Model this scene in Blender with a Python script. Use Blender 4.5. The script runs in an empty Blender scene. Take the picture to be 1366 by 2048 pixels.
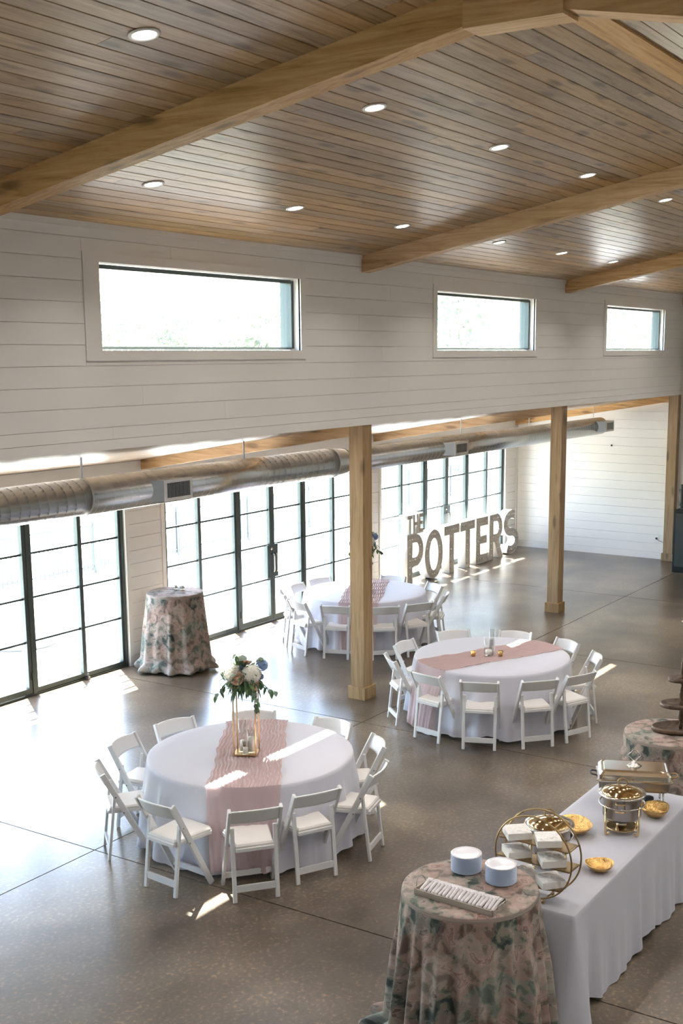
import bpy, bmesh, math, random
from mathutils import Vector, Matrix
random.seed(7)
S = bpy.context.scene
COL = S.collection
PI = math.pi
# ---------------------------------------------------------------- camera
F_PX, CX, CY, W, H = 2377.0, 805.0, 1130.0, 1366, 2048
PITCH, YAW, CAMZ = math.radians(10.2306), math.radians(31.411), 4.3
cd = bpy.data.cameras.new('camera'); cam = bpy.data.objects.new('camera', cd); COL.objects.link(cam)
cd.sensor_fit = 'VERTICAL'; cd.sensor_height = 36.0; cd.sensor_width = 24.0
cd.lens = 36.0 * F_PX / H
cd.shift_x = (W / 2 - CX) / H
cd.shift_y = (CY - H / 2) / H
cd.clip_end = 400
cam.location = (0, 0, CAMZ)
cam.rotation_euler = (PI / 2 - PITCH, 0, YAW - PI / 2)
S.camera = cam
# ---------------------------------------------------------------- sky, sun, exposure
world = bpy.data.worlds.new('sky'); S.world = world; world.use_nodes = True
wn = world.node_tree.nodes; wl = world.node_tree.links
sky = wn.new('ShaderNodeTexSky'); sky.sky_type = 'NISHITA'; sky.sun_disc = False
sky.sun_elevation = math.radians(60); sky.sun_rotation = math.radians(30)
sky.air_density = 1.0; sky.dust_density = 2.0; sky.ozone_density = 1.0
wl.new(sky.outputs[0], wn['Background'].inputs[0]); wn['Background'].inputs[1].default_value = 0.85
sl = bpy.data.lights.new('sun', 'SUN'); sl.energy = 21.0; sl.angle = math.radians(0.55); sl.color = (1.0, 0.975, 0.93)
sun = bpy.data.objects.new('sun', sl); COL.objects.link(sun)
sun.rotation_euler = Vector((-0.30, -0.455, -1.0)).to_track_quat('-Z', 'Y').to_euler()
S.view_settings.view_transform = 'Standard'; S.view_settings.look = 'None'
S.view_settings.gamma = 1.0; S.view_settings.use_curve_mapping = False
S.view_settings.exposure = 1.8

# ---------------------------------------------------------------- materials
MATS = {}
def newmat(name):
    m = bpy.data.materials.new(name); m.use_nodes = True
    return m, m.node_tree.nodes, m.node_tree.links, m.node_tree.nodes['Principled BSDF']
def plain(name, col, rough=0.5, metal=0.0, bump=0.0, bscale=60.0, var=0.04, spec=0.5, trans=0.0, emit=None, sheen=0.0):
    if name in MATS: return MATS[name]
    m, n, l, p = newmat(name)
    p.inputs['Roughness'].default_value = rough; p.inputs['Metallic'].default_value = metal
    p.inputs['Specular IOR Level'].default_value = spec
    if sheen: p.inputs['Sheen Weight'].default_value = sheen
    tc = n.new('ShaderNodeNewGeometry'); no = n.new('ShaderNodeTexNoise'); no.inputs['Scale'].default_value = bscale * 0.15
    l.new(tc.outputs['Position'], no.inputs['Vector'])
    mr = n.new('ShaderNodeMapRange'); mr.inputs[3].default_value = 1 - var; mr.inputs[4].default_value = 1 + var
    l.new(no.outputs['Fac'], mr.inputs[0])
    mx = n.new('ShaderNodeVectorMath'); mx.operation = 'SCALE'; mx.inputs[0].default_value = col[:3]
    l.new(mr.outputs[0], mx.inputs['Scale']); l.new(mx.outputs[0], p.inputs['Base Color'])
    if bump:
        n2 = n.new('ShaderNodeTexNoise'); n2.inputs['Scale'].default_value = bscale; n2.inputs['Detail'].default_value = 4
        l.new(tc.outputs['Position'], n2.inputs['Vector'])
        b = n.new('ShaderNodeBump'); b.inputs['Strength'].default_value = bump; b.inputs['Distance'].default_value = 0.01
        l.new(n2.outputs['Fac'], b.inputs['Height']); l.new(b.outputs[0], p.inputs['Normal'])
    if emit: p.inputs['Emission Color'].default_value = (*emit[0], 1); p.inputs['Emission Strength'].default_value = emit[1]
    MATS[name] = m; return m
def ramp(n, stops):
    r = n.new('ShaderNodeValToRGB'); e = r.color_ramp.elements
    while len(e) > 1: e.remove(e[-1])
    e[0].position = stops[0][0]; e[0].color = (*stops[0][1], 1)
    for pos, c in stops[1:]:
        x = e.new(pos); x.color = (*c, 1)
    return r
def wood(name, dark, mid, light, axis='X', rough=0.45, knots=True, rnd=0.5, scale=1.0):
    if name in MATS: return MATS[name]
    m, n, l, p = newmat(name)
    g = n.new('ShaderNodeNewGeometry'); oi = n.new('ShaderNodeObjectInfo')
    off = n.new('ShaderNodeVectorMath'); off.operation = 'SCALE'; off.inputs[0].default_value = (37.0, 19.0, 53.0)
    l.new(oi.outputs['Random'], off.inputs['Scale'])
    ad = n.new('ShaderNodeVectorMath'); l.new(g.outputs['Position'], ad.inputs[0]); l.new(off.outputs[0], ad.inputs[1])
    mp = n.new('ShaderNodeMapping'); l.new(ad.outputs[0], mp.inputs[0])
    sc = {'X': (0.9, 14, 14), 'Y': (14, 0.9, 14), 'Z': (14, 14, 0.9)}[axis]
    mp.inputs['Scale'].default_value = tuple(v * scale for v in sc)
    no = n.new('ShaderNodeTexNoise'); no.inputs['Scale'].default_value = 1.6; no.inputs['Detail'].default_value = 9; no.inputs['Roughness'].default_value = 0.62; no.inputs['Distortion'].default_value = 0.9
    l.new(mp.outputs[0], no.inputs['Vector'])
    r = ramp(n, [(0.28, dark), (0.42, mid), (0.64, light)]); l.new(no.outputs['Fac'], r.inputs[0])
    last = r.outputs[0]
    if knots:
        mk = n.new('ShaderNodeMapping'); l.new(ad.outputs[0], mk.inputs[0])
        mk.inputs['Scale'].default_value = {'X': (1.7, 6, 6), 'Y': (6, 1.7, 6), 'Z': (6, 6, 1.7)}[axis]
        v = n.new('ShaderNodeTexVoronoi'); v.inputs['Scale'].default_value = 1.0; v.inputs['Randomness'].default_value = 1.0; l.new(mk.outputs[0], v.inputs['Vector'])
        kr = ramp(n, [(0.0, (0.22, 0.22, 0.22)), (0.13, (0.40, 0.38, 0.36)), (0.22, (0.85, 0.85, 0.85)), (0.27, (1, 1, 1))]); l.new(v.outputs['Distance'], kr.inputs[0])
        mu = n.new('ShaderNodeMixRGB'); mu.blend_type = 'MULTIPLY'; mu.inputs[0].default_value = 0.8
        l.new(last, mu.inputs[1]); l.new(kr.outputs[0], mu.inputs[2]); last = mu.outputs[0]
    hv = n.new('ShaderNodeHueSaturation')
    a = n.new('ShaderNodeMapRange'); a.inputs[3].default_value = 1 - rnd; a.inputs[4].default_value = 1 + rnd * 0.6; l.new(oi.outputs['Random'], a.inputs[0]); l.new(a.outputs[0], hv.inputs['Value'])
    wv = n.new('ShaderNodeTexWhiteNoise'); wv.noise_dimensions = '1D'; l.new(oi.outputs['Random'], wv.inputs['W'])
    b2 = n.new('ShaderNodeMapRange'); b2.inputs[3].default_value = 1 - rnd * 1.1; b2.inputs[4].default_value = 1.1; l.new(wv.outputs['Value'], b2.inputs[0]); l.new(b2.outputs[0], hv.inputs['Saturation'])
    l.new(last, hv.inputs['Color']); l.new(hv.outputs[0], p.inputs['Base Color'])
    p.inputs['Roughness'].default_value = rough
    b = n.new('ShaderNodeBump'); b.inputs['Strength'].default_value = 0.25; b.inputs['Distance'].default_value = 0.006
    l.new(no.outputs['Fac'], b.inputs['Height']); l.new(b.outputs[0], p.inputs['Normal'])
    MATS[name] = m; return m
def glass(name, tint=(1, 1, 1), refl=1.0):
    if name in MATS: return MATS[name]
    m, n, l, p = newmat(name); n.remove(p)
    t = n.new('ShaderNodeBsdfTransparent'); t.inputs[0].default_value = (*tint, 1)
    gl = n.new('ShaderNodeBsdfGlossy'); gl.inputs['Roughness'].default_value = 0.02
    lw = n.new('ShaderNodeLayerWeight'); lw.inputs[0].default_value = 0.5
    pw = n.new('ShaderNodeMath'); pw.operation = 'POWER'; pw.inputs[1].default_value = 5.0; l.new(lw.outputs['Facing'], pw.inputs[0])
    mu = n.new('ShaderNodeMath'); mu.operation = 'MULTIPLY_ADD'; mu.inputs[1].default_value = 0.8; mu.inputs[2].default_value = 0.035 * refl; l.new(pw.outputs[0], mu.inputs[0])
    mx = n.new('ShaderNodeMixShader'); l.new(mu.outputs[0], mx.inputs[0]); l.new(t.outputs[0], mx.inputs[1]); l.new(gl.outputs[0], mx.inputs[2])
    l.new(mx.outputs[0], n['Material Output'].inputs[0]); MATS[name] = m; return m
def floral(name):
    m, n, l, p = newmat(name)
    tc = n.new('ShaderNodeTexCoord'); mp = n.new('ShaderNodeMapping'); l.new(tc.outputs['UV'], mp.inputs[0])
    no = n.new('ShaderNodeTexNoise'); no.inputs['Scale'].default_value = 7; no.inputs['Detail'].default_value = 7; l.new(mp.outputs[0], no.inputs['Vector'])
    ds = n.new('ShaderNodeVectorMath'); ds.operation = 'SCALE'; ds.inputs['Scale'].default_value = 0.22; l.new(no.outputs['Color'], ds.inputs[0])
    ad = n.new('ShaderNodeVectorMath'); l.new(mp.outputs[0], ad.inputs[0]); l.new(ds.outputs[0], ad.inputs[1])
    v = n.new('ShaderNodeTexVoronoi'); v.inputs['Scale'].default_value = 5.5; l.new(ad.outputs[0], v.inputs['Vector'])
    sep = n.new('ShaderNodeSeparateColor'); l.new(v.outputs['Color'], sep.inputs[0])
    r = ramp(n, [(0.0, (0.36, 0.20, 0.16)), (0.12, (0.52, 0.36, 0.30)), (0.34, (0.60, 0.48, 0.41)), (0.50, (0.22, 0.24, 0.19)), (0.60, (0.09, 0.115, 0.105)), (0.74, (0.36, 0.40, 0.35)), (0.84, (0.56, 0.47, 0.41)), (0.93, (0.08, 0.09, 0.085))])
    r.color_ramp.interpolation = 'CONSTANT'; l.new(sep.outputs[0], r.inputs[0])
    n3 = n.new('ShaderNodeTexNoise'); n3.inputs['Scale'].default_value = 10; n3.inputs['Detail'].default_value = 8; n3.inputs['Distortion'].default_value = 0.5; l.new(mp.outputs[0], n3.inputs['Vector'])
    r3 = ramp(n, [(0.0, (0.05, 0.065, 0.06)), (0.40, (0.16, 0.18, 0.15)), (0.46, (0.40, 0.40, 0.33)), (0.50, (0.55, 0.41, 0.35)), (0.56, (0.66, 0.55, 0.49)), (0.62, (0.36, 0.21, 0.17)), (0.66, (0.58, 0.47, 0.40))]); r3.color_ramp.interpolation = 'CONSTANT'; l.new(n3.outputs['Fac'], r3.inputs[0])
    mx = n.new('ShaderNodeMixRGB'); mx.inputs[0].default_value = 0.55; l.new(r.outputs[0], mx.inputs[1]); l.new(r3.outputs[0], mx.inputs[2])
    hs = n.new('ShaderNodeHueSaturation'); hs.inputs['Value'].default_value = 0.62; hs.inputs['Saturation'].default_value = 1.05
    l.new(mx.outputs[0], hs.inputs['Color']); l.new(hs.outputs[0], p.inputs['Base Color']); p.inputs['Roughness'].default_value = 0.7; p.inputs['Specular IOR Level'].default_value = 0.25
    MATS[name] = m; return m
def concrete(name):
    m, n, l, p = newmat(name)
    g = n.new('ShaderNodeNewGeometry')
    def noise(s, d, dist=0.0):
        x = n.new('ShaderNodeTexNoise'); x.inputs['Scale'].default_value = s; x.inputs['Detail'].default_value = d; x.inputs['Distortion'].default_value = dist
        l.new(g.outputs['Position'], x.inputs['Vector']); return x
    a = noise(0.8, 8); r = ramp(n, [(0.34, (0.056, 0.043, 0.030)), (0.5, (0.118, 0.094, 0.068)), (0.66, (0.205, 0.168, 0.124))]); l.new(a.outputs['Fac'], r.inputs[0])
    b = noise(30, 14); rb = ramp(n, [(0.36, (0.80, 0.80, 0.80)), (0.56, (1.02, 0.99, 0.95)), (0.68, (2.0, 1.75, 1.4))]); l.new(b.outputs['Fac'], rb.inputs[0])
    mu = n.new('ShaderNodeMixRGB'); mu.blend_type = 'MULTIPLY'; mu.inputs[0].default_value = 0.85; l.new(r.outputs[0], mu.inputs[1]); l.new(rb.outputs[0], mu.inputs[2])
    l.new(mu.outputs[0], p.inputs['Base Color'])
    p.inputs['Roughness'].default_value = 0.278
    p.inputs['Specular IOR Level'].default_value = 0.6
    p.inputs['Coat Weight'].default_value = 0.1; p.inputs['Coat Roughness'].default_value = 0.29; p.inputs['Coat IOR'].default_value = 1.6
    bb = n.new('ShaderNodeBump'); bb.inputs['Strength'].default_value = 0.06; bb.inputs['Distance'].default_value = 0.01
    c2 = noise(5, 4); l.new(c2.outputs['Fac'], bb.inputs['Height']); l.new(bb.outputs[0], p.inputs['Normal'])
    MATS[name] = m; return m
def fabric(name, col, rough=0.7, sheer=0.0, trl=0.0):
    m, n, l, p = newmat(name)
    p.inputs['Base Color'].default_value = (*col, 1); p.inputs['Roughness'].default_value = rough; p.inputs['Sheen Weight'].default_value = 0.2
    g = n.new('ShaderNodeNewGeometry'); no = n.new('ShaderNodeTexNoise'); no.inputs['Scale'].default_value = 5.0; no.inputs['Detail'].default_value = 3; l.new(g.outputs['Position'], no.inputs['Vector'])
    b = n.new('ShaderNodeBump'); b.inputs['Strength'].default_value = 0.25; b.inputs['Distance'].default_value = 0.02; l.new(no.outputs['Fac'], b.inputs['Height']); l.new(b.outputs[0], p.inputs['Normal'])
    out = p.outputs[0]
    if trl:
        t = n.new('ShaderNodeBsdfTranslucent'); t.inputs[0].default_value = (*col, 1)
        mx = n.new('ShaderNodeMixShader'); mx.inputs[0].default_value = trl; l.new(out, mx.inputs[1]); l.new(t.outputs[0], mx.inputs[2]); out = mx.outputs[0]
    if sheer:
        t = n.new('ShaderNodeBsdfTransparent'); mx = n.new('ShaderNodeMixShader'); mx.inputs[0].default_value = sheer; l.new(out, mx.inputs[1]); l.new(t.outputs[0], mx.inputs[2]); out = mx.outputs[0]
    l.new(out, n['Material Output'].inputs[0]); MATS[name] = m; return m

M_WHITE = plain('white_paint', (0.81, 0.785, 0.74), 0.42, var=0.02, bscale=20)
M_DARKGAP = plain('dark_gap', (0.045, 0.03, 0.018), 0.9)
M_GREYGAP = plain('grey_gap', (0.52, 0.50, 0.47), 0.8)
M_PLANK = wood('stained_plank', (0.14, 0.078, 0.030), (0.34, 0.208, 0.095), (0.46, 0.305, 0.155), 'X', 0.33, True, 0.25)
M_PLANK2 = wood('aisle_plank', (0.22, 0.14, 0.08), (0.40, 0.28, 0.18), (0.52, 0.39, 0.27), 'X', 0.36, True, 0.2)
M_BEAM_Y = wood('cedar_beam', (0.30, 0.155, 0.052), (0.50, 0.29, 0.115), (0.64, 0.41, 0.20), 'Y', 0.6, True, 0.1)
M_BEAM_X = wood('cedar_ridge', (0.30, 0.155, 0.052), (0.50, 0.29, 0.115), (0.64, 0.41, 0.20), 'X', 0.6, True, 0.1)
M_POST = wood('cedar_post', (0.19, 0.11, 0.045), (0.29, 0.18, 0.08), (0.38, 0.25, 0.125), 'Z', 0.6, True, 0.08)
M_CONC = concrete('polished_concrete')
M_FRAME = plain('dark_metal_frame', (0.075, 0.095, 0.092), 0.35, 0.3)
M_FRAME_L = plain('grey_metal_frame', (0.24, 0.235, 0.215), 0.35, 0.5)
M_GLASS = glass('window_glass', (0.97, 0.99, 0.985))
M_VASE = glass('clear_glass', (0.97, 0.98, 0.98), 1.6)
M_DUCT = plain('galvanised_steel', (0.68, 0.69, 0.69), 0.25, 1.0, 0.03, 30, 0.08)
M_DUCTD = plain('galvanised_seam', (0.55, 0.55, 0.53), 0.4, 0.9)
M_CHAIR = plain('white_resin', (0.66, 0.66, 0.66), 0.32)
M_CUSH = plain('cream_vinyl', (0.71, 0.685, 0.65), 0.38)
M_CLOTH = fabric('white_tablecloth', (0.62, 0.62, 0.69), 0.75, 0.0, 0.12)
M_BUFF = fabric('white_buffet_cloth', (0.50, 0.50, 0.555), 0.75, 0.0, 0.1)
M_PINK = fabric('blush_gauze', (0.60, 0.44, 0.43), 0.85, 0.12, 0.2)
M_PINKH = fabric('blush_gauze_fall', (0.68, 0.52, 0.52), 0.85, 0.25, 0.3)
M_FLORAL = floral('floral_cloth')
M_GOLD = plain('brushed_gold', (0.70, 0.47, 0.22), 0.28, 1.0)
M_BRASS = plain('antique_brass', (0.36, 0.25, 0.12), 0.38, 0.9)
M_HAMMER = plain('hammered_gold', (0.72, 0.46, 0.17), 0.22, 1.0, 1.0, 55)
M_POT = plain('brushed_pot_steel', (0.36, 0.335, 0.31), 0.28, 1.0)
M_STEEL = plain('polished_steel', (0.60, 0.57, 0.53), 0.17, 1.0)
M_GOLDST = plain('polished_gold_steel', (0.76, 0.58, 0.33), 0.08, 1.0)
M_BLACK = plain('black_plastic', (0.02, 0.025, 0.025), 0.45)
M_SPK = plain('dark_green_cabinet', (0.009, 0.014, 0.0135), 0.6, spec=0.3)
M_DWOOD = wood('dark_tray_wood', (0.03, 0.015, 0.008), (0.07, 0.04, 0.02), (0.13, 0.08, 0.045), 'X', 0.4, False, 0.1)
M_LWOOD = wood('tray_wood', (0.22, 0.18, 0.14), (0.32, 0.27, 0.22), (0.42, 0.36, 0.30), 'Y', 0.55, False, 0.1)
M_LAMP = plain('downlight_lens', (1, 1, 1), 0.5, emit=((1.0, 0.96, 0.9), 9.0))
M_TRIM = plain('downlight_trim', (0.85, 0.83, 0.80), 0.5)
M_FENCE = plain('fence_metal', (0.10, 0.11, 0.11), 0.5, 0.3)
M_PATIO = plain('patio_concrete', (0.47, 0.46, 0.44), 0.8, var=0.08, bscale=8)
M_GRASS = plain('lawn_grass', (0.27, 0.28, 0.19), 0.9, var=0.3, bscale=30)
M_LEAFT = plain('tree_foliage', (0.27, 0.30, 0.23), 0.7, var=0.25, bscale=10)
M_BARK = plain('tree_bark', (0.36, 0.33, 0.29), 0.9, bump=0.6)
M_PLATE = plain('clear_plate_plastic', (0.58, 0.66, 0.82), 0.12, 0.0, var=0.02, spec=0.8)
M_PLATET = plain('clear_plate_top', (0.78, 0.76, 0.77), 0.12, 0.0, spec=0.8)
M_WAX = plain('white_wax', (0.85, 0.82, 0.76), 0.5)
M_NAPK = plain('white_napkin', (0.84, 0.82, 0.78), 0.8, bump=0.25, bscale=40)
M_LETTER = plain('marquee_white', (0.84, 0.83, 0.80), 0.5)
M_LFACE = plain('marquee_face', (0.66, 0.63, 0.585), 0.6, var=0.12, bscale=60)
M_BULB = plain('bulb_glass', (0.85, 0.83, 0.78), 0.2)
M_CUTL = plain('wrapped_cutlery', (0.62, 0.58, 0.58), 0.18, spec=0.9, bump=0.5, bscale=90)

# ---------------------------------------------------------------- mesh builder
class MB:
    def __init__(s): s.v = []; s.f = []; s.uv = {}; s.sm = []
    def add(s, vs, fs, smooth=False):
        o = len(s.v); s.v += [tuple(v) for v in vs]
        s.f += [tuple(i + o for i in f) for f in fs]; s.sm += [smooth] * len(fs); return s
    def box(s, x0, x1, y0, y1, z0, z1, mat=None, ch=0.0):
        if ch <= 0:
            vs = [(x0, y0, z0), (x1, y0, z0), (x1, y1, z0), (x0, y1, z0), (x0, y0, z1), (x1, y0, z1), (x1, y1, z1), (x0, y1, z1)]
            fs = [(0, 3, 2, 1), (4, 5, 6, 7), (0, 1, 5, 4), (1, 2, 6, 5), (2, 3, 7, 6), (3, 0, 4, 7)]
            if mat: vs = [mat @ Vector(v) for v in vs]
            return s.add(vs, fs)
        bm = bmesh.new(); bmesh.ops.create_cube(bm, size=1)
        for v in bm.verts: v.co = Vector(((x0 + x1) / 2 + v.co.x * (x1 - x0), (y0 + y1) / 2 + v.co.y * (y1 - y0), (z0 + z1) / 2 + v.co.z * (z1 - z0)))
        bmesh.ops.bevel(bm, geom=bm.edges[:], offset=ch, segments=2, affect='EDGES', profile=0.6)
        vs = [v.co.copy() for v in bm.verts]
        if mat: vs = [mat @ v for v in vs]
        s.add(vs, [tuple(v.index for v in f.verts) for f in bm.faces]); bm.free(); return s
    def bar(s, a, b, w, h, up=(0, 0, 1), ch=0.0):      # box from a to b, width w across, height h along up
        a = Vector(a); b = Vector(b); d = (b - a); L = d.length; d.normalize(); up = Vector(up)
        sd = d.cross(up).normalized(); u2 = sd.cross(d).normalized()
        m = Matrix(((d.x, sd.x, u2.x, a.x), (d.y, sd.y, u2.y, a.y), (d.z, sd.z, u2.z, a.z), (0, 0, 0, 1)))
        return s.box(0, L, -w / 2, w / 2, -h / 2, h / 2, m, ch)
    def tube(s, pts, r, n=8, closed=False, caps=True):
        pts = [Vector(p) for p in pts]; N = len(pts); o = len(s.v); rr = r if isinstance(r, (list, tuple)) else [r] * N
        up = None
        for i, p in enumerate(pts):
            if closed: d = pts[(i + 1) % N] - pts[i - 1]
            else: d = pts[min(i + 1, N - 1)] - pts[max(i - 1, 0)]
            d.normalize()
            if up is None: up = Vector((0, 0, 1)) if abs(d.z) < 0.9 else Vector((1, 0, 0))
            sd = d.cross(up)
            if sd.length < 1e-5: sd = d.orthogonal()
            sd.normalize(); up = sd.cross(d).normalized()
            for k in range(n):
                a = 2 * PI * k / n; s.v.append(tuple(p + (sd * math.cos(a) + up * math.sin(a)) * rr[i]))
        for i in range(N if closed else N - 1):
            for k in range(n):
                a = o + i * n + k; b = o + i * n + (k + 1) % n; j = (i + 1) % N
                c = o + j * n + (k + 1) % n; d2 = o + j * n + k; s.f.append((a, b, c, d2)); s.sm.append(True)
        if caps and not closed:
            s.f.append(tuple(o + k for k in range(n))[::-1]); s.f.append(tuple(o + (N - 1) * n + k for k in range(n))); s.sm += [False, False]
        return s
    def lathe(s, prof, n=32, c=(0, 0, 0), ax=None, mod=None):
        o = len(s.v); m = ax
        for i, (r, z) in enumerate(prof):
            for k in range(n):
                a = 2 * PI * k / n; q = r, z
                if mod: q = mod(r, z, a, i)
                v = Vector((q[0] * math.cos(a), q[0] * math.sin(a), q[1]))
                if m: v = m @ v
                s.v.append((v.x + c[0], v.y + c[1], v.z + c[2]))
        for i in range(len(prof) - 1):
            for k in range(n):
                s.f.append((o + i * n + k, o + i * n + (k + 1) % n, o + (i + 1) * n + (k + 1) % n, o + (i + 1) * n + k)); s.sm.append(True)
        if prof[0][0] > 1e-4: s.f.append(tuple(o + k for k in range(n))[::-1]); s.sm.append(False)
        if prof[-1][0] > 1e-4: s.f.append(tuple(o + (len(prof) - 1) * n + k for k in range(n))); s.sm.append(False)
        return s
    def grid(s, fn, nu, nv, smooth=True, wrap=False):
        o = len(s.v)
        for j in range(nv + 1):
            for i in range(nu + (0 if wrap else 1)): s.v.append(tuple(fn(i / nu, j / nv)))
        w = nu + (0 if wrap else 1)
        for j in range(nv):
            for i in range(nu):
                a = o + j * w + i; b = o + j * w + (i + 1) % w; s.f.append((a, b, b + w, a + w)); s.sm.append(smooth)
        return s
    def mesh(s, name, mat):
        me = bpy.data.meshes.new(name); me.from_pydata(s.v, [], s.f); me.polygons.foreach_set('use_smooth', s.sm)
        me.materials.append(mat); me.update(); return me
def link(name, me, parent=None):
    o = bpy.data.objects.new(name, me); COL.objects.link(o)
    if parent: o.parent = parent
    return o
def part(name, mb, mat, parent=None): return link(name, mb.mesh(name, mat), parent)
def tag(o, label, cat, group=None):
    o['label'] = label; o['category'] = cat
    if group: o['group'] = group
    return o
def thing(name, label, cat, loc=(0, 0, 0), rz=0.0, group=None):
    o = bpy.data.objects.new(name, None); o.empty_display_size = 0.1; COL.objects.link(o)
    o.location = loc; o.rotation_euler = (0, 0, rz); return tag(o, label, cat, group)
def struct(o): o['kind'] = 'structure'; return o
def stuff(o): o['kind'] = 'stuff'; return o
def dup(root, loc, rz, label, group=None):
    def cp(o, par):
        c = o.copy(); COL.objects.link(c)
        if par: c.parent = par
        for ch in o.children: cp(ch, c)
        return c
    r = cp(root, None); r.location = loc; r.rotation_euler = (0, 0, rz); r['label'] = label
    if group: r['group'] = group
    return r

# ================================================================ SHELL
X0, X1 = -3.0, 23.75                # room along X (length)
YW, YP, YG = 7.87, 8.07, 11.52      # clerestory wall face, post back face, glass wall plane
YR = 3.03; SL = 0.19; ZW = 5.39     # ridge line, ceiling slope, ceiling height at the clerestory wall
YL = 2 * YR - YW                    # opposite wall
def zc(y): return ZW + SL * (YW - y if y >= YR else y - YL)
PX = [6.13, 11.97, 17.84, 23.58]    # beam / post lines (their near faces)
# ---- floor: slabs between saw-cut joints
fl = struct(part('floor', MB().box(X0, X1 + 0.3, YL - 0.3, YG + 0.35, -0.12, -0.012), M_GREYGAP))
fl.data.materials[0] = plain('joint_dark', (0.05, 0.04, 0.035), 0.9)
xs = [X0, 2.7, 6.95, 11.2, 15.45, 19.7, X1 + 0.3]; ys = [YL - 0.3, -1.34, 3.03, 7.40, YG + 0.35]
for i in range(len(xs) - 1):
    for j in range(len(ys) - 1):
        g = 0.006; part('slab', MB().box(xs[i] + g, xs[i + 1] - g, ys[j] + g, ys[j + 1] - g, -0.02, 0.0), M_CONC, fl)
# ---- main ceiling
tilt = math.atan(SL)
def plank_mesh(w, t, mat, nm='plank'):
    c = 0.0035; vs = []
    for x in (0, 1):
        vs += [(x, -w / 2, t), (x, -w / 2, c), (x, -w / 2 + c, 0), (x, w / 2 - c, 0), (x, w / 2, c), (x, w / 2, t)]
    fs = [(i, (i + 1) % 6, (i + 1) % 6 + 6, i + 6) for i in range(6)] + [(5, 4, 3, 2, 1, 0), (6, 7, 8, 9, 10, 11)]
    return MB().add(vs, fs).mesh(nm, mat)
me_pl = plank_mesh(0.1325, 0.016, M_PLANK)
def backing(name, y0, y1, x0, x1, off=0.02, zf=zc):
    mb = MB(); t = 0.06
    z0, z1 = zf(y0) + off, zf(y1) + off
    vs = [(x, y, z + d) for x in (x0, x1) for (y, z) in ((y0, z0), (y1, z1)) for d in (0, t)]
    return struct(part(name, mb.add(vs, [(0, 2, 3, 1), (4, 5, 7, 6), (0, 1, 5, 4), (2, 6, 7, 3), (1, 3, 7, 5), (0, 4, 6, 2)]), M_DARKGAP))
ceil = backing('ceiling', YW + 0.25, YR, X0, X1)
LIGHT_Y = [(4.75), (6.78)]
LIGHT_X = [1.42, 3.35, 5.08, 7.36, 9.30, 11.22, 13.40, 15.30, 17.14, 19.25, 21.1, 22.9]
def rows(par, ya, yb, xa, xb, me, zf, ang, pitch=0.136, mean=3.3, sgn=1):
    y = ya; k = 0; cnt = 0
    while (y - sgn * pitch - yb) * sgn > -0.08:
        yc = y - sgn * pitch / 2; x = xa; first = True
        while x < xb - 0.01:
            Ln = mean * random.uniform(0.75, 1.25) * (random.uniform(0.2, 1) if first else 1); first = False
            if xb - (x + Ln) < 1.0: Ln = xb - x
            o = link('plank', me, par); o.location = (x + 0.0015, yc, zf(yc)); o.scale = (Ln - 0.003, 1, 1)
            o.rotation_euler = (ang, 0, 0); x += Ln; cnt += 1
        y -= sgn * pitch; k += 1
    return cnt
rows(ceil, YW - 0.01, YR, 2.6, X1, me_pl, zc, -tilt, mean=3.5)
ceil2 = backing('ceiling', YR, YL - 0.25, X0, X1)
rows(ceil2, YR, YL + 1.2, 4.6, X1, me_pl, zc, tilt, mean=4.6)
# roof eave over the clerestory (keeps the high sun off the wall)
ev = struct(part('trim_1', MB().box(X0, X1 + 0.6, 8.12, 8.19, 5.42, 5.50), M_WHITE))
# aisle ceiling
SA = 0.168
def za(y): return 3.41 - SA * (y - YP)
aceil = backing('ceiling', YP + 0.045, YG + 0.2, X0, X1, 0.02, za)
me_pl2 = plank_mesh(0.1325, 0.016, M_PLANK2)
rows(aceil, YG, YP - 0.1, 5.0, X1, me_pl2, za, -math.atan(SA), mean=4.8)
ev2 = struct(part('trim_2', MB().box(X0, X1 + 0.6, YG + 0.1, YG + 0.345, 2.78, 2.86), M_WHITE))

# ---- clerestory wall (wall_left) with shiplap boards and three windows
WIN = [(1.78, 4.76), (7.76, 10.74), (13.74, 16.74), (19.60, 22.56)]
WZ0, WZ1 = 4.30, 5.065
Z0W = 3.417
WT = 0.24                        # wall thickness
segs = []                        # solid backing around the openings
mb = MB()
mb.box(X0, X1, YW + 0.02, YW + WT, Z0W + 0.004, WZ0 - 0.015); mb.box(X0, X1, YW + 0.02, YW + WT, WZ1 + 0.015, ZW + 0.04)
px = X0
for a, b in WIN: mb.box(px, a - 0.015, YW + 0.02, YW + WT, WZ0 - 0.015, WZ1 + 0.015); px = b + 0.015
mb.box(px, X1, YW + 0.02, YW + WT, WZ0 - 0.015, WZ1 + 0.015)
wl_ = struct(part('wall_left', mb, M_GREYGAP))
pitchb = 0.1825; zb = 3.509
def wboard(par, x0, x1, z0, z1, y=YW, t=0.012, gap=0.0016):
    return part('plank', MB().box(x0 + gap / 2, x1 - gap / 2, y, y + t, z0 + gap, z1 - gap), M_WHITE, par)
joints = {0: [7.86, 12.565, 17.3], 1: [9.44, 15.2], 2: [8.26, 12.575, 19.0], 3: [11.795, 18.2], 4: [5.5, 12.4], 5: [4.2, 17.9], 6: [5.9, 11.9], 7: [4.4, 18.0], 8: [6.3, 12.6], 9: [8.7, 14.2, 20.0], 10: [4.9, 16.5]}
z = zb; k = 0
zs = [3.509] + [3.618 + pitchb * i for i in range(10)] + [5.345]
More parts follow.
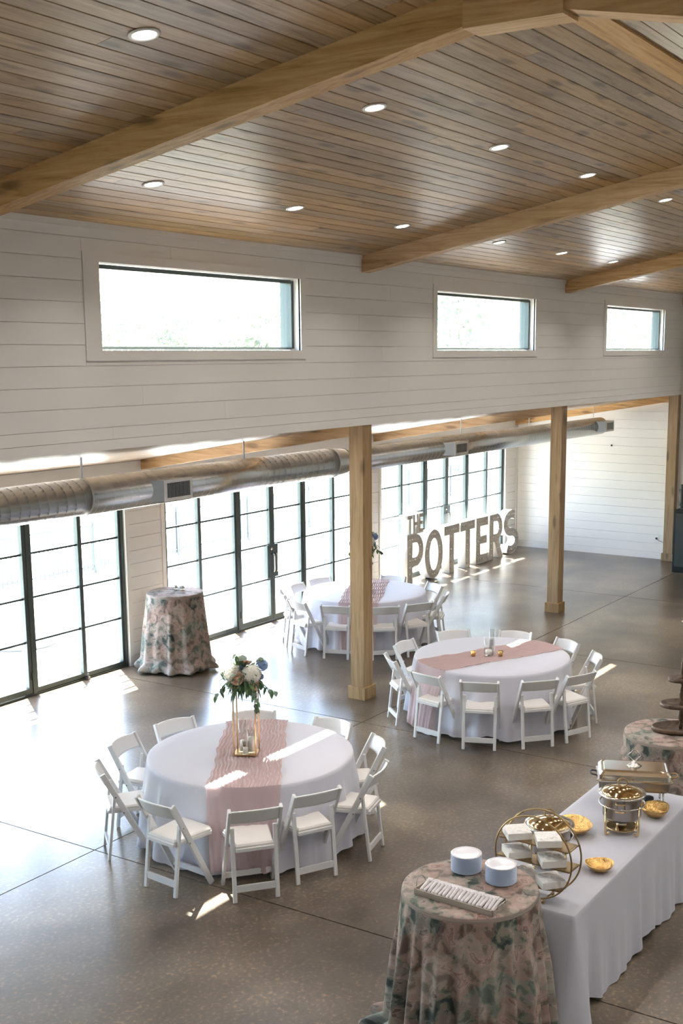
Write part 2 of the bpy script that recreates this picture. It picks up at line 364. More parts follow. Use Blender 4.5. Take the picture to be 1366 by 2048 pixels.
for k in range(len(zs) - 1):
    z0, z1 = zs[k], zs[k + 1]
    cuts = [X0] + joints.get(k, []) + [X1]
    for a, b in zip(cuts, cuts[1:]):
        if z1 > WZ0 - 0.09 and z0 < WZ1 + 0.08:
            # split around windows
            cur = a
            for (wa, wb) in WIN:
                ca, cb = wa - (0.19 if 7 < wa < 8 else 0.1), wb + 0.09
                if cb <= cur or ca >= b: continue
                zz0, zz1 = z0, z1
                if ca > cur: wboard(wl_, cur, ca, z0, z1)
                if z0 < WZ0 - 0.09 - 0.02: wboard(wl_, max(ca, cur), min(cb, b), z0, WZ0 - 0.09)
                if z1 > WZ1 + 0.08 + 0.02: wboard(wl_, max(ca, cur), min(cb, b), WZ1 + 0.08, z1)
                cur = cb
            if cur < b: wboard(wl_, cur, b, z0, z1)
        else: wboard(wl_, a, b, z0, z1)
struct(part('trim_3', MB().box(X0, X1, YW - 0.012, YW + WT, Z0W, 3.507, None, 0.0), M_WHITE))
for a, b in ((X0, 6.12), (6.33, 11.96), (12.19, 17.83), (18.05, 23.57)):
    struct(part('trim_4', MB().box(a, b, YW - 0.02, YW + 0.02, 5.343, 5.40), M_WHITE))
for i, (a, b) in enumerate(WIN):
    w = struct(thing('window_%d' % (i + 1), '', '')); del w['label']; del w['category']
    ca = a - (0.19 if 7 < a < 8 else 0.1); cb = b + 0.09; y0 = YW - 0.014
    for nm, q in (('casing', (ca, a, WZ0 - 0.09, WZ1 + 0.08)), ('casing', (b, cb, WZ0 - 0.09, WZ1 + 0.08)), ('casing', (a, b, WZ1, WZ1 + 0.08)), ('casing', (a, b, WZ0 - 0.09, WZ0))):
        part(nm, MB().box(q[0], q[1], y0, YW + 0.02, q[2], q[3]), M_WHITE, w)
    r = MB(); yb = YW + 0.19
    r.box(a - 0.015, a, YW + 0.0, yb, WZ0, WZ1); r.box(b, b + 0.015, YW + 0.0, yb, WZ0, WZ1); r.box(a, b, YW, yb, WZ1, WZ1 + 0.015); r.box(a, b, YW, yb, WZ0 - 0.015, WZ0)
    part('window_reveal', r, M_WHITE, w)
    fr = MB(); f0, f1 = YW + 0.085, YW + 0.17; t = 0.045; fd = YW + .235
    fr.box(a, a + t, f0, fd, WZ0 + .02, WZ1 - .02); fr.box(b - t, b, f0, fd, WZ0 + .02, WZ1 - .02); fr.box(a + t, b - t, f0, f1, WZ1 - .048, WZ1 - .010); fr.box(a + t, b - t, f0, f1, WZ0 + .010, WZ0 + .034)
    part('window_frame', fr, M_FRAME, w)
    part('pane', MB().box(a + t, b - t, YW + 0.14, YW + 0.146, WZ0 + .034, WZ1 - .048), M_GLASS, w)

# ---- right, back and end walls
wr = MB(); wr.box(X0, X1, YL - 0.2, YL, 0, ZW + 0.1)
struct(part('wall_right', wr, plain('cool_paint', (0.52, 0.53, 0.55), 0.7)))
def gable(name, x0, x1, mat):
    mb = MB(); P = [(YL - .2, -0.0), (YG + .3, 0), (YG + .3, 2.83), (YP, 3.45), (YP, 5.42), (YR, zc(YR) + .05), (YL - .2, 5.42)]
    n = len(P); vs = [(x, y, z) for x in (x0, x1) for y, z in P]
    mb.add(vs, [tuple(range(n))[::-1], tuple(range(n, 2 * n))] + [(i, (i + 1) % n, (i + 1) % n + n, i + n) for i in range(n)])
    return struct(part(name, mb, mat))
gable('wall_back', X0 - 0.2, X0, plain('cool_paint', (0.52, 0.53, 0.55), 0.7))
wf = gable('wall_far', X1 + 0.02, X1 + 0.2, M_GREYGAP)
z = 0.14
while z < 5.3:
    z1 = min(z + pitchb, 5.38)
    if z1 < 3.42: part('plank', MB().box(X1, X1 + .02, YL, YG, z + .0013, z1 - .0013), M_WHITE, wf)
    else: part('plank', MB().box(X1, X1 + .02, YL, YW, z + .0013, z1 - .0013), M_WHITE, wf)
    z = z1
part('plank', MB().add([(X1, YL, 5.38), (X1, YW, 5.38), (X1, YR, zc(YR)), (X1 + .02, YL, 5.38), (X1 + .02, YW, 5.38), (X1 + .02, YR, zc(YR))], [(0, 2, 1), (3, 4, 5), (0, 1, 4, 3), (1, 2, 5, 4), (2, 0, 3, 5)]), M_WHITE, wf)
struct(part('baseboard_far', MB().box(X1 - 0.018, X1, YL, YG, 0, 0.14), M_WHITE))

# ---- glass wall (wall_glass): piers + header, three door walls
BAY = [3.33, 9.13, 14.93, 20.63]; HW = 2.51; HEAD = 2.46
mb = MB(); mb.box(X0, X1, YG + .02, YG + .22, HEAD, 2.90)
q = X0; piers = []
for c in BAY: piers.append((q, c - HW)); q = c + HW
piers.append((q, X1))
for a, b in piers: mb.box(a + 0.02, b - 0.02, YG + .02, YG + .22, 0, HEAD)
wg = struct(part('wall_glass', mb, M_GREYGAP))
for a, b in piers:
    z = 0.14; part('plank', MB().box(a + .07, b - .07, YG, YG + .02, 0.0, .1378), M_WHITE, wg)
    while z < HEAD:
        z1 = min(z + pitchb, HEAD); part('plank', MB().box(a + .072, b - .072, YG, YG + .02, z + .0022, z1 - .0022), M_WHITE, wg); z = z1
    for c0, c1 in ((a, a + .07), (b - .07, b)): part('casing', MB().box(c0, c1, YG - .012, YG + .20, 0, HEAD), M_WHITE, wg)
z = HEAD
while z < 2.84:
    z1 = min(z + pitchb, 2.85); part('plank', MB().box(X0, X1, YG, YG + .02, z + .0022, z1 - .0022), M_WHITE, wg); z = z1
MUN = [0.69, 1.25, 1.81]
for bi, c in enumerate(BAY):
    d = struct(thing('door_%d' % (bi + 1), '', '')); del d['label']; del d['category']
    ya, yb = YG + .03, YG + .11
    fr = MB()
    fr.box(c - HW, c - HW + .05, ya, yb, 0, HEAD); fr.box(c + HW - .05, c + HW, ya, yb, 0, HEAD); fr.box(c - HW, c + HW, ya, yb, HEAD - .05, HEAD); fr.box(c - HW + .05, c + HW - .05, ya, yb + .02, 0, 0.022)
    for s in (-1, 1): fr.box(c + s * .86 - .028, c + s * .86 + .028, ya, yb, 0.02, HEAD - .05)
    part('door_frame', fr, M_FRAME, d)
    for xx in (c - .86, c + .86, c + HW - .026): part('exterior_fin', MB().box(xx - .022, xx + .022, yb + .001, YG + .215, 0.0, HEAD), M_FRAME_L, d)
    # fixed sidelights
    for s in (-1, 1):
        a, b = (c - HW + .05, c - .888) if s < 0 else (c + .888, c + HW - .05); mx = c + s * 1.725
        st = MB(); st.box(a, b, ya + .015, yb - .01, .022, .085); st.box(a, a + .035, ya + .015, yb - .01, .085, HEAD - .05); st.box(b - .035, b, ya + .015, yb - .01, .085, HEAD - .05); st.box(mx - .032, mx + .032, ya + .01, yb - .005, .085, HEAD - .05)
        sd = part('sidelight', st, M_FRAME, d)
        mu = MB()
        for zz in MUN:
            for u, v in ((a + .035, mx - .032), (mx + .032, b - .035)): mu.box(u, v, ya + .03, yb - .025, zz - .013, zz + .013)
        part('muntin', mu, M_FRAME, sd)
        for u, v in ((a + .035, mx - .032), (mx + .032, b - .035)): part('pane', MB().box(u, v, ya + .04, ya + .046, .085, HEAD - .05), M_GLASS, sd)
        st2 = MB(); st2.box(mx - .02, mx + .02, ya - .05, ya + .01, .0, .035); st2.lathe([(.012, 0.035), (.012, .075), (.006, .08)], 10, (mx, ya - .03, 0)); part('floor_stop', st2, M_FRAME_L, d)
    for s in (-1, 1):
        a, b = (c - .832, c - .004) if s < 0 else (c + .004, c + .832)
        t = .058
        st = MB(); st.box(a, b, ya + .01, yb - .01, .03, .10); st.box(a, a + t, ya + .01, yb - .01, .10, HEAD - .055); st.box(b - t, b, ya + .01, yb - .01, .10, HEAD - .055); st.box(a + t, b - t, ya + .01, yb - .01, HEAD - .11, HEAD - .055)
        lk = (b - t - .075, b) if s < 0 else (a, a + t + .075)
        lf = part('door_leaf', st, M_FRAME, d)
        part('lock_plate', MB().box(lk[0], lk[1], ya, yb - .005, .72, 1.25), M_FRAME, lf)
        hx = b - .035 if s < 0 else a + .035
        part('door_handle', MB().tube([(hx, ya, .82), (hx, ya - .06, .82), (hx, ya - .065, .85), (hx, ya - .065, 1.07), (hx, ya - .06, 1.10), (hx, ya, 1.10)], .0095, 8), M_STEEL, lf)
        if s < 0: part('deadbolt', MB().lathe([(.026, 0), (.026, .012), (.012, .014), (.012, .028)], 12, (hx, ya, 1.18), Matrix.Rotation(PI / 2, 4, 'X')), M_STEEL, lf)
        for zz in (.25, 1.2, 2.2): part('hinge', MB().box((a if s < 0 else b) - .012, (a if s < 0 else b) + .012, ya - .012, ya + .015, zz - .05, zz + .05), M_FRAME, lf)
        mu = MB()
        for zz in MUN: mu.box(a + t, b - t, ya + .03, yb - .025, zz - .013, zz + .013)
        part('muntin', mu, M_FRAME, lf); part('pane', MB().box(a + t, b - t, ya + .04, ya + .046, .10, HEAD - .11), M_GLASS, lf)

# ---- posts and beams
for i, x in enumerate(PX[1:]):
    xe = min(x + .2, X1 - .002)
    p = thing('timber_post', ['square timber post with plinth behind the near tables', 'square timber post standing alone in mid room', 'timber post against the far white wall beside the black speaker'][i], 'post', ((x + xe) / 2, YW + .1, 0), 0, 'square timber posts')
    hx = (xe - x) / 2
    part('shaft', MB().box(-hx, hx, -.1, .1, 0.0, Z0W - .001, None, .006), M_POST, p)
    part('plinth', MB().box(-hx - .028, min(hx + .028, X1 - .001 - (x + xe) / 2), -.128, .128, 0, .16, None, .005), M_POST, p)
def slope_box(x0, x1, ya, yb, zfa, zfb, depth, lift=0.02):
    vs = [(x, y, z + d) for x in (x0, x1) for (y, z) in ((ya, zfa), (yb, zfb)) for d in (-depth, lift)]
    return MB().add(vs, [(0, 2, 3, 1), (4, 5, 7, 6), (0, 1, 5, 4), (2, 6, 7, 3), (1, 3, 7, 5), (0, 4, 6, 2)])
names = ['long timber rafter crossing the upper left of the ceiling', 'timber rafter above the middle clerestory windows', 'third timber rafter farther along the ceiling', 'last timber rafter against the far end wall']
BW = .18
for i, x in enumerate(PX):
    xe = min(x + BW, X1 - .002)
    t = thing('ceiling_rafter', names[i], 'beam', (0, 0, 0), 0, 'timber ceiling rafters')
    part('beam', slope_box(x, xe, YW + .005, 3.14, zc(YW), zc(3.14), .19), M_BEAM_Y, t)
    part('beam', slope_box(x, xe, YL + .005, 2.92, zc(YL), zc(2.92), .19), M_BEAM_Y, t)
    part('collar', MB().box(x - .012, xe + .012 if xe < X1 - .01 else xe, 2.75, 3.35, 6.045, 6.24), M_BEAM_Y, t)
tag(part('ridge_beam', MB().box(X0, X1 - .005, 2.92, 3.14, 6.272, 6.31), M_BEAM_X), 'long timber ridge beam at the top right of the ceiling', 'beam')
names = ['timber beam from the nearest post to the glass doors', 'timber beam behind the silver duct past the second post', 'timber beam along the far wall under the side ceiling']
for i, x in enumerate(PX[1:]):
    xe = min(x + .15, X1 - .003)
    tag(part('aisle_beam', slope_box(x + .02, xe, YP + .005, YG - .005, za(YP), za(YG), .135), M_BEAM_Y), names[i], 'beam', 'side ceiling beams')

# ---- downlights
def downlight(x, y, zf, slope, label):
    t = thing('downlight', label, 'ceiling light', (x, y, zf(y) - .0015), 0, 'round ceiling downlights'); t.rotation_euler = (slope, 0, 0)
    part('trim_ring', MB().lathe([(.066, -.002), (.070, -.008), (.088, -.005), (.090, .0), (.066, .001)], 28), M_TRIM, t)
    part('lens', MB().lathe([(0.0001, -.004), (.066, -.003)], 28), M_LAMP, t)
    ld = bpy.data.lights.new('downlight_lamp', 'AREA'); ld.shape = 'DISK'; ld.size = .12; ld.energy = 4.5; ld.color = (1, .94, .88); ld.spread = math.radians(130)
    lo = link('lamp', ld, t); lo.location = (0, 0, -.012)
bays = {1.42: 0, 3.35: 0, 5.08: 0, 7.36: 1, 9.3: 1, 11.22: 1, 13.4: 2, 15.3: 2, 17.14: 2}
LX = {4.75: [5.10, 7.40, 9.34, 11.24, 13.50, 15.35, 17.2, 19.3, 21.2], 6.78: [5.2, 7.32, 9.20, 11.10, 13.36, 15.23, 17.09, 19.2, 21.0], 1.31: [1.4, 3.3, 5.1, 7.4, 9.3, 11.2, 13.4, 15.3], -0.72: [1.4, 3.3, 5.1, 7.4, 9.3, 11.2, 13.4, 15.3]}
VIS = {(4.75, 5.10): 'large lit downlight at the upper left before the first rafter', (4.75, 7.40): 'lit downlight right after the long rafter, upper row', (4.75, 9.34): 'middle lit downlight of the upper row between the rafters',
 (4.75, 11.24): 'lit downlight of the upper row close to the second rafter', (6.78, 7.32): 'lit downlight of the lower row nearest the long rafter', (6.78, 9.20): 'middle lit downlight of the lower row above the wall',
 (6.78, 11.10): 'lower row lit downlight close to the second rafter', (4.75, 13.50): 'lit downlight at the right edge above the second rafter', (6.78, 13.36): 'first small downlight below the second rafter', (6.78, 15.23): 'middle small downlight past the second rafter', (6.78, 17.09): 'small downlight just before the third rafter'}
for y, xx in LX.items():
    for x in xx:
        downlight(x, y, zc, (-tilt if y > YR else tilt), VIS.get((y, x), 'round lit ceiling downlight farther along or out of view'))

# ================================================================ DUCT
dt = thing('spiral_duct', 'long round galvanised spiral duct hanging before the glass doors', 'duct', (0, 9.3, 0))
def ductsec(xa, xb, r, zc_, caps=True):
    o = part('duct_section', MB().tube([(xa, 0, zc_), (xb, 0, zc_)], r, 48), M_DUCT, dt)
    pts = []; turns = (xb - xa) / .12; n = int(turns * 24)
    for i in range(n + 1):
        a = 2 * PI * turns * i / n; pts.append((xa + (xb - xa) * i / n, (r + .0005) * math.cos(a), zc_ + (r + .0005) * math.sin(a)))
    part('spiral_seam', MB().tube(pts, .0012, 4), M_DUCTD, o)
ductsec(2.0, 8.77, .195, 2.795); ductsec(8.78, 13.3, .195, 2.792)
part('reducer', MB().lathe([(.195, 0), (.197, .04), (.182, .30), (.176, .34)], 48, (13.3, 0, 2.785), Matrix.Rotation(PI / 2, 4, 'Y')), M_DUCT, dt)
ductsec(13.62, 22.95, .172, 2.785)
bd = MB()
for x, r in ((8.775, .199), (13.3, .200), (13.62, .178)): bd.lathe([(r, -.012), (r + .004, -.006), (r + .004, .006), (r, .012)], 40, (x, 0, 2.79), Matrix.Rotation(PI / 2, 4, 'Y'))
part('joint_band', bd, M_DUCTD, dt)
part('end_cap', MB().lathe([(.172, 0), (.172, .03), (.10, .05), (.001, .055)], 40, (22.95, 0, 2.785), Matrix.Rotation(PI / 2, 4, 'Y')), M_DUCT, dt)
for i, (xa, xb, z0, z1) in enumerate(((9.74, 10.19, 2.66, 2.895), (16.34, 16.77, 2.68, 2.885), (22.60, 23.02, 2.69, 2.9))):
    bx = MB(); yf = -.28
    vs = [(xa, yf, z0), (xb, yf, z0), (xb, yf, z1), (xa, yf, z1), (xa - .17, -.10, z0), (xb + .02, -.10, z0), (xb + .02, -.10, z1), (xa - .17, -.10, z1)]
    bx.add(vs, [(0, 1, 2, 3), (0, 4, 5, 1), (1, 5, 6, 2), (2, 6, 7, 3), (3, 7, 4, 0)])
    b = part('grille_box', bx, M_DUCT, dt)
    g = MB(); w = .035; g.box(xa, xb, yf - .012, yf, z0, z0 + w); g.box(xa, xb, yf - .012, yf, z1 - w, z1); g.box(xa, xa + w, yf - .012, yf, z0 + w, z1 - w); g.box(xb - w, xb, yf - .012, yf, z0 + w, z1 - w)
    part('grille_frame', g, M_TRIM, b); part('grille_black_sheet', MB().box(xa + w, xb - w, yf - .004, yf - .001, z0 + w, z1 - w), M_BLACK, b)  # black sheet stands for the unlit inside behind the louvers
    lv = MB(); n = 17
    for k in range(n):
        x = xa + w + (xb - xa - 2 * w) * (k + .5) / n; lv.box(x - .003, x + .003, yf - .010, yf - .004, z0 + w, z1 - w)
    part('louvers', lv, M_DUCTD, b)
for x in (5.5, 8.81, 11.48, 14.3, 17.05, 19.62, 22.63):
    part('hanger_strap', MB().box(x - .013, x + .013, -.003, .003, 2.97, za(9.3) + .02), M_DUCT, dt)

# ================================================================ CHAIRS
def make_chair():
    t = thing('folding_chair', '', 'chair')
    for s in (-1, 1):
        part('side_slat', MB().bar((-.215, s * .205, .785), (.185, s * .205, .004), .026, .048, (1, 0, .5), .006), M_CHAIR, t)
        part('rear_leg', MB().bar((-.185, s * .172, .003), (-.115, s * .172, .60), .034, .024, (1, 0, 0), .006), M_CHAIR, t)
    part('front_rail', MB().bar((.135, -.194, .10), (.135, .194, .10), .020, .045, (0, 0, 1)), M_CHAIR, t)
    part('rear_rail', MB().bar((-.172, -.161, .11), (-.172, .161, .11), .018, .055, (0, 0, 1)), M_CHAIR, t)
    nb = 14
    def bk(u, v):     # curved back panel as a closed loop section
        y = -.195 + .39 * u; bow = -.035 * (1 - (2 * u - 1) ** 2)
        a = v * 2 * PI
        zz = .715 + .058 * max(-1, min(1, 1.5 * math.sin(a))) + .012 * (1 - (2 * u - 1) ** 2) * (1 if math.sin(a) > 0 else .3)
        xx = -.185 + bow - (zz - .715) * .5 + .009 * max(-1, min(1, 1.8 * math.cos(a)))
        return (xx, y, zz)
    part('backrest', MB().grid(bk, nb, 12), M_CHAIR, t)
    # seat frame tapering to the back
    def seat(x0, x1, w0, w1, z0, z1, r=.012):
        P = [(x0, -w0), (x1 - .03, -w1), (x1, -w1 + .03), (x1, w1 - .03), (x1 - .03, w1), (x0, w0)]; n = len(P); vs = []
        for zz, k in ((z0, 1.0), (z1 - r, 1.0), (z1, .94)): vs += [((x - .03) * k + .03, y * k, zz) for x, y in P]
        fs = [tuple(range(n))[::-1], tuple(range(2 * n, 3 * n))]
        for j in range(2): fs += [(j * n + i, j * n + (i + 1) % n, (j + 1) * n + (i + 1) % n, (j + 1) * n + i) for i in range(n)]
        return MB().add(vs, fs)
    part('seat', seat(-.175, .245, .153, .190, .415, .445, .004), M_CHAIR, t)
    part('cushion', seat(-.162, .237, .150, .184, .446, .472, .014), M_CUSH, t)
    pv = MB()
    for s in (-1, 1):
        pv.bar((-.05, s * .183, .43), (-.05, s * .218, .43), .012, .012); pv.bar((-.115, s * .162, .575), (-.115, s * .218, .575), .012, .012)
    stuff(part('pivot_bolt', pv, M_STEEL, t))
    return t
T1 = (8.002, 6.482); T2 = (14.589, 9.568); T3 = (12.185, 6.204)
near = 'white folding chair at the nearest round table, '
CH = [
 (T1, -140, 1.43, 50, near + 'back to us at the runner'), (T1, -116, 1.25, 62, near + 'back to us, right of the runner'),
 (T1, -174, 1.41, -5, near + 'turned, left of the runner fall'), (T1, 143, 1.33, -38, near + 'leftmost'),
 (T1, 109, 1.25, -77, near + 'back left'), (T1, 77, 1.19, -107, near + 'far side left of the flowers'),
 (T1, 37, 1.13, -144, near + 'directly behind the flowers'), (T1, -8, 1.10, -180, near + 'far right, its back partly sunlit'),
 (T1, -47, 1.17, 136, near + 'right side behind another chair'), (T1, -82, 1.27, 104, near + 'rightmost beside a sun patch'),
 (T3, -159, 1.26, 22, ''), (T3, -128, 1.25, 47, ''), (T3, 170, 1.22, -10, ''), (T3, 131, 1.22, -42, ''), (T3, -103, 1.30, 66, ''), (T3, 94, 1.18, -90, ''), (T3, 51, 1.22, -131, ''), (T3, 12, 1.16, -170, ''), (T3, -27, 1.16, 152, ''), (T3, -63, 1.24, 124, ''),
 (T2, -167, 1.22, 20, ''), (T2, -134, 1.25, 42, ''), (T2, -109, 1.27, 60, ''), (T2, -72, 1.24, 112, ''), (T2, -38, 1.14, 150, ''), (T2, 10, 1.15, -170, ''), (T2, 72, 1.15, -108, ''), (T2, 103, 1.12, -80, ''), (T2, 133, 1.24, -44, ''), (T2, 163, 1.28, -18, '')]
r3 = 'white folding chair at the right round table, '
L3 = ['back to us, second from the left', 'back to us, third from the left', '', '', '', '', '', '', '', '']
LAB3 = {-159: 'front, showing its back fully', -128: 'front right, showing its back', 170: 'front left beside the runner end', 131: 'leftmost, seen from its side', -103: 'front, farthest right in the near row', 94: 'back left behind the leftmost one', 51: 'far side left of the glass vase', 12: 'far side, mostly hidden by the tabletop', -27: 'far right at the runner end', -63: 'rightmost, beside a sun patch'}
r2 = 'white folding chair at the farthest round table, '
LAB2 = {-167: 'just left of the timber post', -134: 'just right of the timber post', -109: 'front right of the post', -72: 'rightmost, seen edge on', -38: 'right side, bluish sunlit back', 10: 'far side toward the white letters', 72: 'far side left of the post', 103: 'back left near the door handles', 133: 'leftmost', 163: 'front left, seen from its side'}
ch0 = make_chair(); first = True
for c, ang, rt, face, lab in CH:
    if not lab: lab = (r3 + LAB3[ang]) if c is T3 else (r2 + LAB2[ang])
    a = math.radians(ang); f = math.radians(face)
    x = c[0] + rt * math.cos(a) + .215 * math.cos(f); y = c[1] + rt * math.sin(a) + .215 * math.sin(f)
    grp = 'folding chairs at the %s round table' % ('nearest' if c is T1 else 'right' if c is T3 else 'farthest')
    if first: ch0.location = (x, y, 0); ch0.rotation_euler = (0, 0, f); ch0['label'] = lab; ch0['group'] = grp; first = False
    else: dup(ch0, (x, y, 0), f, lab, grp)

# ================================================================ ROUND TABLES
def fold(a, ph, ks=(17, 23, 11, 7)):
    v = 0
    for i, k in enumerate(ks): v += math.sin(k * a + ph * (i + 1) * 1.7) * (1.0 if i < 2 else .7)
    return v / 2.4
def round_cloth(R, h, seed, hem, flare, amp, pool=0.0, n=240, m=26, ks=(17, 23, 11, 7)):
    mb = MB(); uv = []
    prof = [0.0001, .3, .6, .85, .97, .99, 1.0]
    rowsn = []
    for q in prof: rowsn.append((q, 0))
    for j in range(1, m + 1): rowsn.append((1.0, j / m))
    for (q, t) in rowsn:
        for k in range(n):
            a = 2 * PI * k / n; w = fold(a, seed, ks); sh = max(w, 0) ** .8 * 1.3 - .35 * (w < 0) * (-w)
            hz = hem + .025 * math.sin(5 * a + seed) + .018 * math.sin(13 * a + seed * 2)
            if t == 0:
                r = R * q; z = h - (.004 if q > .98 else 0) - (.004 if q > .995 else 0)
            else:
                tt = t ** 1.15; r = R + .004 + flare * t + amp * (min(1, t * 2.2) * (.35 + .65 * t)) * sh
                z = h - .008 - (h - .008 - hz) * t
                if pool and t > .86:
                    e = (t - .86) / .14; r += pool * math.sin(e * PI * .8) * (1 + .5 * sh); z = max(z, .012 + .02 * e)
            mb.v.append((r * math.cos(a), r * math.sin(a), z))
            if t == 0: uv.append((R * q * math.cos(a), R * q * math.sin(a)))
            else: uv.append((a * R * 1.25 + 3, t * (h - hem)))
    N = len(rowsn)
    for i in range(N - 1):
        for k in range(n): mb.f.append((i * n + k, (i + 1) * n + k, (i + 1) * n + (k + 1) % n, i * n + (k + 1) % n)); mb.sm.append(True)
    return mb, uv, n
def uvmesh(mb, uv, n, name, mat):
    me = mb.mesh(name, mat); L = me.uv_layers.new(name='UVMap')
    for p in me.polygons:
        us = [uv[v] for v in p.vertices]
        k = [v % n for v in p.vertices]
        for li, v in zip(p.loop_indices, p.vertices):
            u = uv[v]
            if v % n == 0 and (n - 1) in k and uv[v][0] > 2.5 and v >= 7 * n: u = (u[0] + 2 * PI * UVR[0] * 1.25, u[1])
            L.data[li].uv = u
    return me
UVR = [1.0]
def table_under(par, R, h):
    part('tabletop', MB().lathe([(.001, h - .03), (R - .004, h - .03), (R, h - .02), (R, h - .008), (R - .004, h - .004), (.001, h - .004)], 48), M_LWOOD, par)
    for s in (-1, 1):
        part('leg', MB().tube([(s * R * .55, -.28, h - .03), (s * R * .55, -.28, .012), (s * R * .55, .28, .012), (s * R * .55, .28, h - .03)], .013, 8), M_FRAME_L, par)
def runner(c, ang, width, R, h, z0, z1, label, seed, mats=(M_PINK, M_PINKH)):
    t = thing('table_runner', label, 'table runner', (c[0], c[1], 0), ang)
    nl, nw = 90, 84; rnd = random.Random(seed); ph = [rnd.uniform(0, 6) for _ in range(6)]
    Rr = R + .006
    def crink(u, v): return .0045 * math.sin(u * 118 + 3.0 * math.sin(v * 9 + ph[0]) + ph[1]) + .003 * math.sin(u * 190 + 5 * math.sin(v * 14 + ph[2]) + 2 * math.sin(u * 20))
    def top(u, v):
        y = (u - .5) * width * (1 + .03 * math.sin(v * 11 + ph[3])); y += .006 * math.sin(v * 40 + u * 6)
        L = math.sqrt(max(Rr * Rr - y * y, .01)); x = -L + 2 * L * v
        return (x, y, h + .0055 + crink(u, v))
    part('runner_top', MB().grid(top, nw, nl), mats[0], t)
    for s, zz in ((-1, z0), (1, z1)):
        if zz is None: continue
        def fallf(u, v):
            y = (u - .5) * width * (1 + .03 * math.sin((0 if s < 0 else 1) * 11 + ph[3])) * (1 - .12 * v)
            L = math.sqrt(max(Rr * Rr - y * y, .01)); x = s * (L + .004 + .075 * v + .012 * math.sin(u * 24 + ph[4]) * v + .008 * math.sin(u * 55 + ph[5]) * v)
            return (x + s * (.078 * min(1, v * 2.5) * (.45 + .55 * v)), y, h + .0055 - (h - zz) * v + .012 * math.sin(u * 30) * v - .004 * (v > 0))
        part('runner_fall', MB().grid(fallf, 60, 16), mats[1], t)
    return t
RT, HT = .915, .76
for i, (c, lab, pr) in enumerate(((T1, 'nearest', 1.3), (T3, 'right hand', 2.9), (T2, 'farthest', 4.1))):
    t = thing('round_table', 'round banquet table under the white cloth, ' + lab + ' one', 'table', (c[0], c[1], 0), pr, 'round banquet tables')
    table_under(t, RT - .005, HT - .004)
    mb, uv, n = round_cloth(RT, HT, pr, .045, .075, .058)
    o = part('tablecloth', mb, M_CLOTH); o.location = (c[0], c[1], .001)
    tag(o, ['white floor length cloth on the nearest round table', 'white floor length cloth on the right round table', 'white floor length cloth on the farthest round table'][i], 'tablecloth', 'white round tablecloths')
runner(T1, math.radians(34.6), .60, RT, HT, .08, .12, 'blush pink crinkled gauze runner across the nearest round table', 1)
runner(T3, math.radians(-25.4), .55, RT, HT, .06, None, 'blush pink runner across the right round table with votives', 2)
runner(T2, math.radians(27), .58, RT, HT, .10, None, 'blush pink runner on the farthest round table behind the post', 3)

# ================================================================ FLORAL STANDS
def stand(loc, rz, label):
    t = thing('flower_stand', label, 'flower stand', loc, rz, 'gold flower stands')
    w, d, h = .105, .085, .62
    part('base', MB().box(-w, w, -d, d, 0, .012, None, .003), M_GOLD, t)
    for sx in (-1, 1):
        for sy in (-1, 1): part('rod', MB().box(sx * w * .93 - .005, sx * w * .93 + .005, sy * d * .93 - .005, sy * d * .93 + .005, .012, h), M_GOLD, t)
    part('top_plate', MB().box(-w, w, -d, d, h, h + .01, None, .002), M_GOLD, t); return t
def leafmesh(L, Wd, curl):
    mb = MB(); n = 5; vs = []; 
    for i in range(n + 1):
        u = i / n; w = Wd * math.sin(PI * min(1, u * .93 + .05)) ** .8; x = L * u; z = -curl * u * u * L
        vs += [(x, -w, z + .15 * w), (x, 0, z - .05 * w), (x, w, z + .15 * w)]
    fs = []
    for i in range(n):
        for k in range(2): a = i * 3 + k; fs.append((a, a + 3, a + 4, a + 1))
    return mb.add(vs, fs, True)
M_LEAF = [plain('leaf_dark', (0.045, 0.10, 0.04), .5, var=.2), plain('leaf_mid', (0.10, 0.19, 0.07), .5, var=.2), plain('leaf_sage', (0.19, 0.26, 0.20), .6, var=.2)]
LM = [leafmesh(.085, .013, .3).mesh('leaf', M_LEAF[0]), leafmesh(.075, .017, .5).mesh('leaf', M_LEAF[1]), leafmesh(.05, .023, .5).mesh('leaf', M_LEAF[2]), leafmesh(.10, .008, .4).mesh('leaf', M_LEAF[0])]
def rose_mesh(name, R, mat):
    mb = MB(); k = 0
    for ring, (n, tilt_, rr) in enumerate(((3, .15, .35), (4, .35, .55), (5, .65, .78), (6, 1.0, 1.0))):
        for i in range(n):
            a0 = 2 * PI * i / n + ring * .7
            def pf(u, v, a0=a0, tilt_=tilt_, rr=rr, n=n):
                a = a0 + (u - .5) * (2 * PI / n) * 1.35; rad = R * rr * (.25 + .75 * math.sin(v * PI * .5)) * (1 + .15 * tilt_ * v)
                z = R * (.9 - .35 * tilt_) * v * (1 - .25 * (2 * u - 1) ** 2) - R * .2
                if v > .8: rad += R * .12 * tilt_
                return (rad * math.cos(a), rad * math.sin(a), z)
            mb.grid(pf, 5, 4)
    mb.lathe([(.001, -R * .3), (R * .5, -R * .25), (R * .7, 0), (R * .3, R * .4), (.001, R * .5)], 12)
    return mb.mesh(name, mat)
